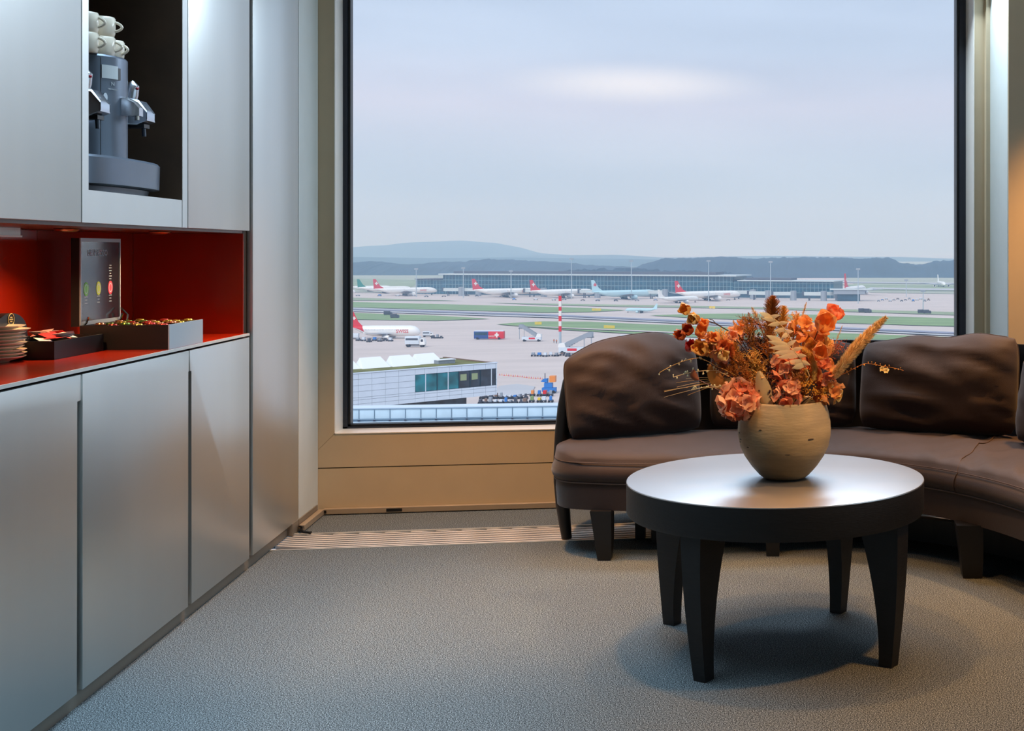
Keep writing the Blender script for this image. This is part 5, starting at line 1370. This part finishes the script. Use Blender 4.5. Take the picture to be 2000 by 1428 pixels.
hydrangea(1542, 722, -.045, 36, ['coral_petal', 'peach_petal', 'coral_petal'], 'coral hydrangea head just below the cream cut leaf', 26, .024)
hydrangea(1540, 772, -.095, 25, ['peach_petal', 'coral_petal'], 'small coral hydrangea head drooping over the middle of the rim', 15, .022, squash=1.3)
hydrangea(1626, 768, -.03, 17, ['orange_petal', 'ochre_petal'], 'little orange hydrangea head curling over the right rim', 9, .022)
hydrangea(1412, 684, -.03, 24, ['orange_petal', 'peach_petal', 'rust_petal'], 'orange hydrangea head at left beside the round ochre blossoms', 16, .020)
hydrangea(1570, 640, .03, 24, ['orange_petal', 'peach_petal'], 'faded orange hydrangea head behind the gold grasses', 13, .022)
hydrangea(1384, 672, -.02, 22, ['ochre_petal', 'orange_petal', 'peach_petal'], 'ochre and orange hydrangea head outermost at left, under the orchid like blossoms', 16, .020)
hydrangea(1440, 650, .04, 20, ['orange_petal', 'peach_petal'], 'small faded orange hydrangea head deep behind the arching orchid twig', 12, .020)
hydrangea(1575, 700, .03, 26, ['orange_petal', 'coral_petal'], 'orange hydrangea head between the cut leaf and the coral head', 16, .022)
# big poppy-like bloom
def bloom(px, py, d, size, m, label, npet=5, tilt=(0, -1, .5)):
    p = bp_(px, py, d); t = flower_thing('broad_bloom', p, label, 'dried flower', None); stem_to(p, t)
    q = Vector(tilt).normalized().to_track_quat('Z', 'Y').to_matrix().to_4x4()
    for k in range(npet):
        a_ = 2*PI*k/npet; mb = MB(); g = petal_grid(size, size*1.05, .35, .35, 6)
        M_ = q @ Matrix.Rotation(a_, 4, 'Z') @ Matrix.Rotation(.5+.15*(k % 2), 4, 'X')
        mb.grid([[M_ @ v_ for v_ in row] for row in g]); mb.build('petal', m, t, smooth=True, angle=None)
    MB().ball((0, 0, 0), size*.14, 8).build('centre', 'ochre_petal', t, smooth=True)
bloom(1600, 640, -.03, .062, 'orange_petal', 'wide open orange bloom at the upper right of the bouquet', 5, (.35, -1, .5))
bloom(1620, 628, .05, .055, 'coral_petal', 'coral red bloom just behind the wide open orange one', 5, (.5, -.6, 1))
bloom(1598, 690, -.06, .046, 'orange_petal', 'open orange bloom with ochre centre below the wide one', 5, (.1, -1, .2))
# orchid spray, upper left
p_or = bp_(1371, 626, -.02); t = flower_thing('orchid_spray', bp_(1440, 690, 0), 'orchid like spray of round ochre and orange blossoms arching out at upper left')
tw = [bp_(1508, 770, .0), bp_(1478, 720, -.01), bp_(1452, 680, -.02), bp_(1425, 648, -.02), bp_(1398, 632, -.02), bp_(1371, 624, -.02), bp_(1350, 612, -.02)]
MB().tube([q-t.location for q in [ROOT]+catmull_v(tw, 24)] if 'catmull_v' in globals() else [q-t.location for q in [ROOT]+tw], .0022, 6).build('twig', 'dark_twig', t, smooth=True)
MB().tube([q-t.location for q in (bp_(1398, 632, -.02), bp_(1392, 625, -.02), bp_(1386, 624, -.03))], .0013, 5).build('side_twig', 'dark_twig', t, smooth=True)
for (x, y, r, m) in ((1345, 607, 14, 'ochre_petal'), (1360, 622, 13, 'pale_petal'), (1362, 631, 12, 'ochre_petal'), (1352, 647, 14, 'rust_petal'), (1338, 657, 13, 'rust_petal'), (1366, 657, 15, 'orange_petal'), (1346, 687, 13, 'red_bud'), (1375, 690, 18, 'ochre_petal'), (1392, 678, 14, 'pale_petal'), (1404, 666, 12, 'orange_petal'), (1406, 700, 13, 'pale_petal'), (1380, 640, 11, 'orange_petal'), (1425, 660, 12, 'peach_petal')):
    s = r/F*YV; c = bp_(x, y, -.03+rb.uniform(-.02, .02))-t.location; mb = MB()
    q = Vector((rb.uniform(-.8, .4), -1, rb.uniform(-.2, .9))).normalized().to_track_quat('Z', 'Y').to_matrix().to_4x4()
    for k in range(4):
        g = petal_grid(s*1.25, s*1.9, .75, .7, 5); M_ = Matrix.Translation(c) @ q @ Matrix.Rotation(2*PI*k/4+rb.random(), 4, 'Z') @ Matrix.Rotation(.35, 4, 'X')
        mb.grid([[M_ @ v_ for v_ in row] for row in g])
    mb.build('blossom', m, t, smooth=True, angle=None)
# fine branching plants
def twiggy(name, base, tip, spread, n, m, label, seed, leafm=None, rad=.0007, lf=.006, cat='dried flower', sub=5):
    r2 = random.Random(seed); a_ = base; b_ = tip; t = flower_thing(name, (a_+b_)/2, label, cat); o0 = t.location
    mid = (a_+b_)/2+Vector((0, 0, .012)); main = bez(a_, mid, b_, 10)
    MB().tube([q-o0 for q in [ROOT]+main], .0014, 5).build('stem', m, t, smooth=True)
    mb = MB(); ax = (b_-a_)
    for k in range(n):
        f_ = r2.random(); s_ = a_+ax*f_
        dv_ = Vector((r2.gauss(0, 1), r2.gauss(0, .8), r2.gauss(.5, .7))).normalized(); l_ = spread*r2.uniform(.35, 1)*(1-.45*f_)
        e_1 = s_+(dv_*.8+ax.normalized()*.6).normalized()*l_
        mb.tube([s_-o0, (s_+e_1)/2+Vector((0, 0, l_*.08))-o0, e_1-o0], [rad, rad, rad*.6], 3, caps=False)
        for j in range(sub):
            g_ = s_+(e_1-s_)*(.35+.65*(j+1)/sub); d3 = Vector((r2.gauss(0, 1), r2.gauss(0, 1), r2.gauss(.4, 1))).normalized()*lf*r2.uniform(.6, 1.3)
            mb.tube([g_-o0, g_+d3-o0], [rad*1.3, rad*.6], 3, caps=False)
    mb.build('fine_branches', leafm or m, t)['kind'] = 'stuff'; return t
twiggy('feathery_bush', bp_(1500, 770, 0), bp_(1462, 640, .02), .085, 190, 'rust_twig', 'golden brown feathery bush filling the left centre of the bouquet', 1, 'rust_twig', .0010, .012, sub=6)
twiggy('feathery_bush', bp_(1505, 760, .03), bp_(1440, 690, .03), .065, 120, 'rust_twig', 'dark brown feathery bush lower left behind the peach head', 2, 'brown_twig', .0009, .010)
twiggy('feathery_bush', bp_(1512, 740, -.02), bp_(1482, 662, -.02), .05, 80, 'brown_twig', 'dark brown twiggy clump left of the cream cut leaf', 3, 'dark_twig', .0008, .009)
twiggy('feathery_bush', bp_(1530, 700, .03), bp_(1555, 622, .05), .06, 140, 'gold_grass', 'yellow gold feathery bush behind the cream cut leaf', 4, 'gold_grass', .0007, .010)
twiggy('feathery_bush', bp_(1560, 760, -.06), bp_(1576, 728, -.07), .038, 90, 'gold_grass', 'dense mustard tuft just inside the rim at right of centre', 5, 'gold_grass', .0009, .007)
twiggy('feathery_bush', bp_(1600, 720, .03), bp_(1640, 672, .03), .04, 50, 'rust_twig', 'rusty twig cluster between coral head and the long plume', 6, 'rust_petal', .0006, .006)
twiggy('feathery_bush', bp_(1440, 740, .0), bp_(1400, 705, -.01), .055, 100, 'ochre_leaf', 'loose ochre needle tuft at the left above the peach head', 7, 'ochre_leaf', .0008, .010)
twiggy('feathery_bush', bp_(1500, 640, .02), bp_(1452, 625, .03), .05, 90, 'gold_grass', 'thin airy gold twigs at the upper left', 8, 'rust_twig', .0005, .006)
twiggy('feathery_bush', bp_(1490, 760, -.05), bp_(1470, 700, -.06), .07, 110, 'gold_grass', 'golden twig bush in front at left of centre', 9, 'gold_grass', .0010, .011)
twiggy('feathery_bush', bp_(1500, 700, -.03), bp_(1500, 640, -.03), .06, 100, 'rust_twig', 'copper twig clump above the dark berries', 10, 'ochre_leaf', .0007, .010)
twiggy('feathery_bush', bp_(1470, 770, -.08), bp_(1440, 700, -.07), .05, 90, 'ochre_leaf', 'ochre feather tuft between the peach head and the golden bush', 12, 'ochre_leaf', .0010, .011)
twiggy('feathery_bush', bp_(1520, 700, .0), bp_(1500, 625, .0), .055, 130, 'gold_grass', 'golden airy clump at the top centre behind the small cut leaf', 13, 'gold_grass', .0008, .011)
twiggy('feathery_bush', bp_(1545, 760, -.09), bp_(1560, 705, -.08), .035, 90, 'rust_twig', 'rust coloured tuft tucked behind the tip of the large cut leaf', 14, 'rust_twig', .0009, .009)
twiggy('feathery_bush', bp_(1450, 720, .01), bp_(1405, 655, .01), .06, 120, 'gold_grass', 'golden feathery spray behind the left hydrangea heads', 15, 'gold_grass', .0008, .011)
# spikes: astilbe and grasses
def spike(pts_px, d, w, m, label, seed, n=150, hair=1.0, name='grass_spike', rad=.0006):
    r2 = random.Random(seed); P_ = [bp_(x, y, d) for x, y in pts_px]; t = flower_thing(name, P_[0], label, 'dried grass')
    cv = bez(P_[0], P_[1], P_[2], 20); o0 = t.location
    MB().tube([ROOT-o0]+[q-o0 for q in cv], .0011, 5).build('stem', m, t, smooth=True)
    mb = MB()
    for k in range(n):
        f_ = r2.random(); i = min(19, int(f_*20)); c = cv[i]+(cv[i+1]-cv[i])*(f_*20-i); dv_ = (cv[i+1]-cv[i]).normalized()
        ww = w*math.sin(PI*min(1, .12+.88*f_))**.6*hair
        e_1 = Vector((r2.gauss(0, 1), r2.gauss(0, 1), r2.gauss(0, 1))).normalized(); e_1 = (e_1-dv_*e_1.dot(dv_)).normalized()
        mb.tube([c-o0, c+(e_1*.8+dv_*.8)*ww*r2.uniform(.6, 1.15)-o0], [rad*1.4, rad*.4], 3, caps=False)
    mb.build('plume', m, t)['kind'] = 'stuff'; return t
spike([(1505, 650), (1508, 620), (1509, 578)], .0, .034, 'rust_twig', 'reddish brown plume, the tallest thing at the top of the bouquet', 21, 800, rad=.0010)
spike([(1525, 660), (1528, 630), (1531, 598)], .0, .028, 'gold_grass', 'yellow gold plume just right of the tallest reddish plume', 22, 380, rad=.0010)
spike([(1560, 660), (1566, 625), (1575, 590)], .04, .012, 'beige_leaf', 'thin beige grass head right of the yellow gold plume', 23, 160)
spike([(1490, 650), (1480, 620), (1468, 600)], .04, .014, 'pale_grass', 'pale wispy grass head left of the tallest plume', 24, 150)
spike([(1548, 670), (1552, 640), (1560, 612)], .02, .016, 'gold_grass', 'short gold plume behind the upper cream leaf', 25, 240)
spike([(1440, 690), (1440, 655), (1432, 625)], .06, .016, 'gold_grass', 'faint gold grass head at the upper left behind the bush', 26, 160)
spike([(1478, 680), (1470, 650), (1462, 610)], .04, .012, 'rust_twig', 'slender brown plume left of the pale wispy one', 27, 180)
spike([(1628, 680), (1636, 660), (1645, 636)], .05, .008, 'pale_grass', 'thin grass tip to the right of the coral red bloom', 28, 60)
# long plume at right: bristly solid core with hairs
def tail(pts_px, d, r, m, label, seed, n=900, hair=.010):
    r2 = random.Random(seed); P_ = [bp_(x, y, d) for x, y in pts_px]; t = flower_thing('grass_tail', P_[0], label, 'dried grass'); o0 = t.location
    cv = bez(P_[0], P_[1], P_[2], 24)
    MB().tube([ROOT-o0, P_[0]-o0], .0018, 6).build('stem', 'pale_grass', t, smooth=True)
    rr_ = [r*max(.12, math.sin(PI*min(1, .16+.84*(k/24)))**.55) for k in range(25)]
    mb = MB(); mb.tube([q-o0 for q in cv], [x*.62 for x in rr_], 8)
    for k in range(n):
        f_ = r2.random(); i = min(23, int(f_*24)); c = cv[i]; dv_ = (cv[i+1]-cv[i]).normalized()
        e_1 = Vector((r2.gauss(0, 1), r2.gauss(0, 1), r2.gauss(0, 1))).normalized(); e_1 = (e_1-dv_*e_1.dot(dv_)).normalized()
        s_ = c+(cv[i+1]-cv[i])*r2.random()+e_1*rr_[i]*.55
        mb.tube([s_-o0, s_+(e_1*.75+dv_*.75)*(hair*r2.uniform(.5, 1.1)*(rr_[i]/r)+.002)-o0], [.0006, .0002], 3, caps=False)
    mb.build('bristles', m, t, smooth=False)['kind'] = 'stuff'; return t
tail([(1628, 738), (1672, 672), (1731, 620)], -.05, .0175, 'pale_grass', 'long fluffy cream grass tail pointing up to the right', 31, 2600, .015)
tail([(1588, 744), (1600, 698), (1561, 677)], -.075, .012, 'gold_grass', 'short golden bristly tail curving over beside the cream leaf', 32, 900, .007)
# cream cut leaves
def cut_leaf(mid_px, d, lobes, m, label, name='cut_leaf'):
    P_ = [bp_(x, y, d) for x, y in mid_px]; t = flower_thing(name, P_[0], label, 'dried leaf'); o0 = t.location
    cv = bez(P_[0], P_[1], P_[2], 16)
    MB().tube([ROOT-o0]+[q-o0 for q in cv[::-1]], .0013, 5).build('midrib', m, t, smooth=True)
    for (f_, x, y, w) in lobes:
        i = int(f_*15); c = cv[i]; e_1 = bp_(x, y, d-.012)
        ax = e_1-c; L1 = ax.length; ax.normalize(); sd = Vector((CA, -SA, 0)).cross(Vector((0, 0, 1))); wv = ax.cross(sd).normalized()
        mb = MB(); g = []
        for k in range(7):
            h = k/6; ww = w/F*YV*(.55+.45*math.sin(PI*(h*.8+.1)))*(1-h**3)
            g.append([c+ax*L1*h+wv*ww*s_/2+sd*(.001*s_*s_+.004*h*h)*-1-o0 for s_ in (-1, -.33, .33, 1)])
        mb.grid(g); mb.build('leaf_lobe', m, t, smooth=True, angle=None)
def fingers(tips, fs, w): return [(f_, x, y, w) for (x, y), f_ in zip(tips, fs)]
cut_leaf([(1497, 656), (1558, 672), (1581, 734)], -.09, fingers([(1496, 655), (1499, 667), (1501, 680), (1508, 690), (1517, 699), (1530, 710), (1546, 720)], [.30, .42, .52, .62, .71, .80, .90], 12)+fingers([(1556, 664), (1568, 680), (1576, 696), (1583, 714)], [.4, .55, .7, .85], 9), 'cream_leaf', 'cream palm leaf cut in broad fingers across the front of the bouquet')
cut_leaf([(1490, 612), (1532, 628), (1549, 672)], -.04, fingers([(1482, 610), (1488, 622), (1499, 636), (1511, 648), (1526, 660)], [.2, .36, .52, .68, .84], 10)+fingers([(1524, 616), (1540, 630), (1550, 648)], [.25, .5, .75], 8), 'cream_leaf', 'smaller cream cut leaf standing above the large one')
def leaf(pts_px, d, w, m, label):
    P_ = [bp_(x, y, d) for x, y in pts_px]; t = flower_thing('broad_leaf', P_[0], label, 'dried leaf'); o0 = t.location; cv = bez(P_[0], P_[1], P_[2], 12)
    MB().tube([ROOT-o0, P_[0]-o0], .0013, 5).build('stem', m, t, smooth=True)
    g = []
    for k in range(13):
        h = k/12; dv_ = (cv[min(12, k+1)]-cv[max(0, k-1)]).normalized(); vw = (at(CX, 700, 1)-Vector((0, 0, EYE))).normalized(); sd = dv_.cross(vw).normalized()
        ww = w/F*YV*math.sin(PI*(.06+.90*h))**.8
        g.append([cv[k]+sd*ww*s_/2-vw*(.006*(1-s_*s_))-o0 for s_ in (-1, -.5, 0, .5, 1)])
    MB().grid; mb = MB(); mb.grid(g); mb.build('blade', m, t, smooth=True, angle=None)
leaf([(1505, 800), (1490, 765), (1482, 725)], -.085, 30, 'beige_leaf', 'wide beige leaf rising from the rim between the hydrangea heads')
leaf([(1480, 790), (1472, 760), (1470, 745)], -.07, 18, 'beige_leaf', 'small beige leaf beside the large peach head')
leaf([(1425, 760), (1392, 745), (1386, 712)], -.04, 26, 'ochre_leaf', 'ochre leaf at left above the white budded sprigs')
leaf([(1365, 742), (1350, 735), (1356, 722)], -.05, 14, 'brown_leaf', 'small brown leaf hanging free at the left')
leaf([(1440, 730), (1428, 700), (1436, 668)], .0, 16, 'ochre_leaf', 'narrow ochre leaf inside the left part of the bush')
leaf([(1600, 790), (1590, 770), (1608, 748)], -.04, 18, 'rust_petal', 'rust coloured leaf curling at the right rim')
leaf([(1560, 700), (1552, 680), (1556, 660)], .02, 18, 'orange_petal', 'small orange leaf behind the big cream leaf')
# berries
def berries(cx_, cy_, sx, sy, n, m, d, label, seed, r=.0032):
    r2 = random.Random(seed); p = bp_(cx_, cy_, d); t = flower_thing('berry_cluster', p, label, 'dried flower'); stem_to(p, t, 'brown_twig', .001)
    mb = MB(); tw_ = MB(); neck = bp_(cx_+(1540-cx_)*.3, cy_+sy*1.2, d+.02)-p
    for k in range(n):
        c = bp_(cx_+r2.gauss(0, sx/2), cy_+r2.gauss(0, sy/2), d+r2.gauss(0, .012))-p; mb.ball(c, r*r2.uniform(.6, 1.2), 5)
        if k % 3 == 0: tw_.tube([neck, c], .0004, 3, caps=False)
    mb.build('berries', m, t, smooth=True)['kind'] = 'stuff'; tw_.build('twigs', 'brown_twig', t)['kind'] = 'stuff'
berries(1576, 752, 18, 22, 150, 'gold_berry', -.075, 'mustard berry cluster just above the rim', 41, .0026)
berries(1602, 768, 16, 12, 90, 'gold_berry', -.05, 'small amber berry cluster near the right rim', 42, .0024)
berries(1494, 744, 22, 34, 110, 'dark_berry', -.06, 'dark brown berry cluster in the centre of the bouquet', 43, .0042)
berries(1640, 678, 18, 16, 80, 'rust_petal', .0, 'tiny rusty berries left of the long plume', 44, .0020)
berries(1470, 672, 26, 28, 60, 'dark_berry', -.01, 'dark seed heads scattered in the feathery bush', 45, .0030)
berries(1512, 770, 18, 16, 60, 'dark_berry', -.08, 'dark brown seeds low over the rim centre', 46, .0040)
# white budded sprigs and thin grasses
def sprig(pts_px, d, m, budm, nb_, label, seed, br=.0030, stemr=.0011, side=.012):
    r2 = random.Random(seed); P_ = [bp_(x, y, d) for x, y in pts_px]; t = flower_thing('budded_sprig', P_[-1], label, 'dried flower'); o0 = t.location
    cv = [P_[0]]
    for a_, b_ in zip(P_, P_[1:]):
        cv += [a_+(b_-a_)*k/6+Vector((0, 0, .002*math.sin(PI*k/6))) for k in range(1, 7)]
    MB().tube([ROOT-o0]+[q-o0 for q in cv], stemr, 5).build('stem', m, t, smooth=True)
    for k in range(nb_):
        f_ = .25+.75*k/(nb_-1); i = int(f_*(len(cv)-1)); c = cv[i]; dv_ = Vector((r2.gauss(0, 1), r2.gauss(0, .6), r2.gauss(.2, 1))).normalized()*side*r2.uniform(.5, 1)
        mb = MB(); mb.tube([c-o0, c+dv_-o0], .0006, 4); mb.ball(c+dv_-o0, br*r2.uniform(.6, 1.3), 6, (1, .8, 1.3)); mb.build('bud', budm, t, smooth=True)
    return t
sprig([(1440, 735), (1400, 716), (1366, 699), (1330, 707), (1288, 728)], -.02, 'gold_grass', 'white_bud', 14, 'uppermost yellowish budded sprig reaching far left over the cushion', 51, .0024)
sprig([(1440, 745), (1400, 724), (1360, 726), (1315, 737)], -.05, 'pale_grass', 'white_bud', 18, 'middle white budded sprig at the left', 52, .0028)
sprig([(1450, 760), (1415, 757), (1385, 757), (1350, 762)], -.07, 'pale_grass', 'white_bud', 16, 'lowest white budded sprig just above the peach hydrangea', 53, .0026)
sp4 = sprig([(1620, 745), (1655, 727), (1690, 710), (1725, 716), (1765, 724)], .0, 'rust_twig', 'gold_berry', 20, 'thin twig with tiny gold buds stretching far right over the cushion', 54, .0018, .0009, .008)
put(floret_mesh('pale_petal', .012, 5, 2), 'pale_blossom', sp4, bp_(1730, 724, -.005)-sp4.location, (0, -1, .3))
put(floret_mesh('pale_petal', .010, 5, 3), 'pale_blossom', sp4, bp_(1722, 721, -.006)-sp4.location, (-.3, -1, .3))
r3 = random.Random(77)
for k in range(14):
    if k < 8: pts = [(1445, 740), (1380, 735+k*3), (1292+r3.uniform(0, 60), 742+k*5+r3.uniform(-6, 6))]
    else: pts = [(1490, 700), (1450, 660), (1410+r3.uniform(0, 90), 612+r3.uniform(0, 30))]
    P_ = [bp_(x, y, r3.uniform(-.05, .05)) for x, y in pts]; cv = bez(P_[0], P_[1], P_[2], 12)
    o = MB().tube([ROOT]+cv, .0005, 4, caps=False).build('dry_grass', 'gold_grass' if k % 2 else 'pale_grass', None, smooth=True)
    tag(o, 'hair thin dry grass blade drooping left from the bouquet' if k < 8 else 'hair thin dry grass blade arching at the upper left of the bouquet', 'dried grass', 'drooping grass blades' if k < 8 else 'arching grass blades')
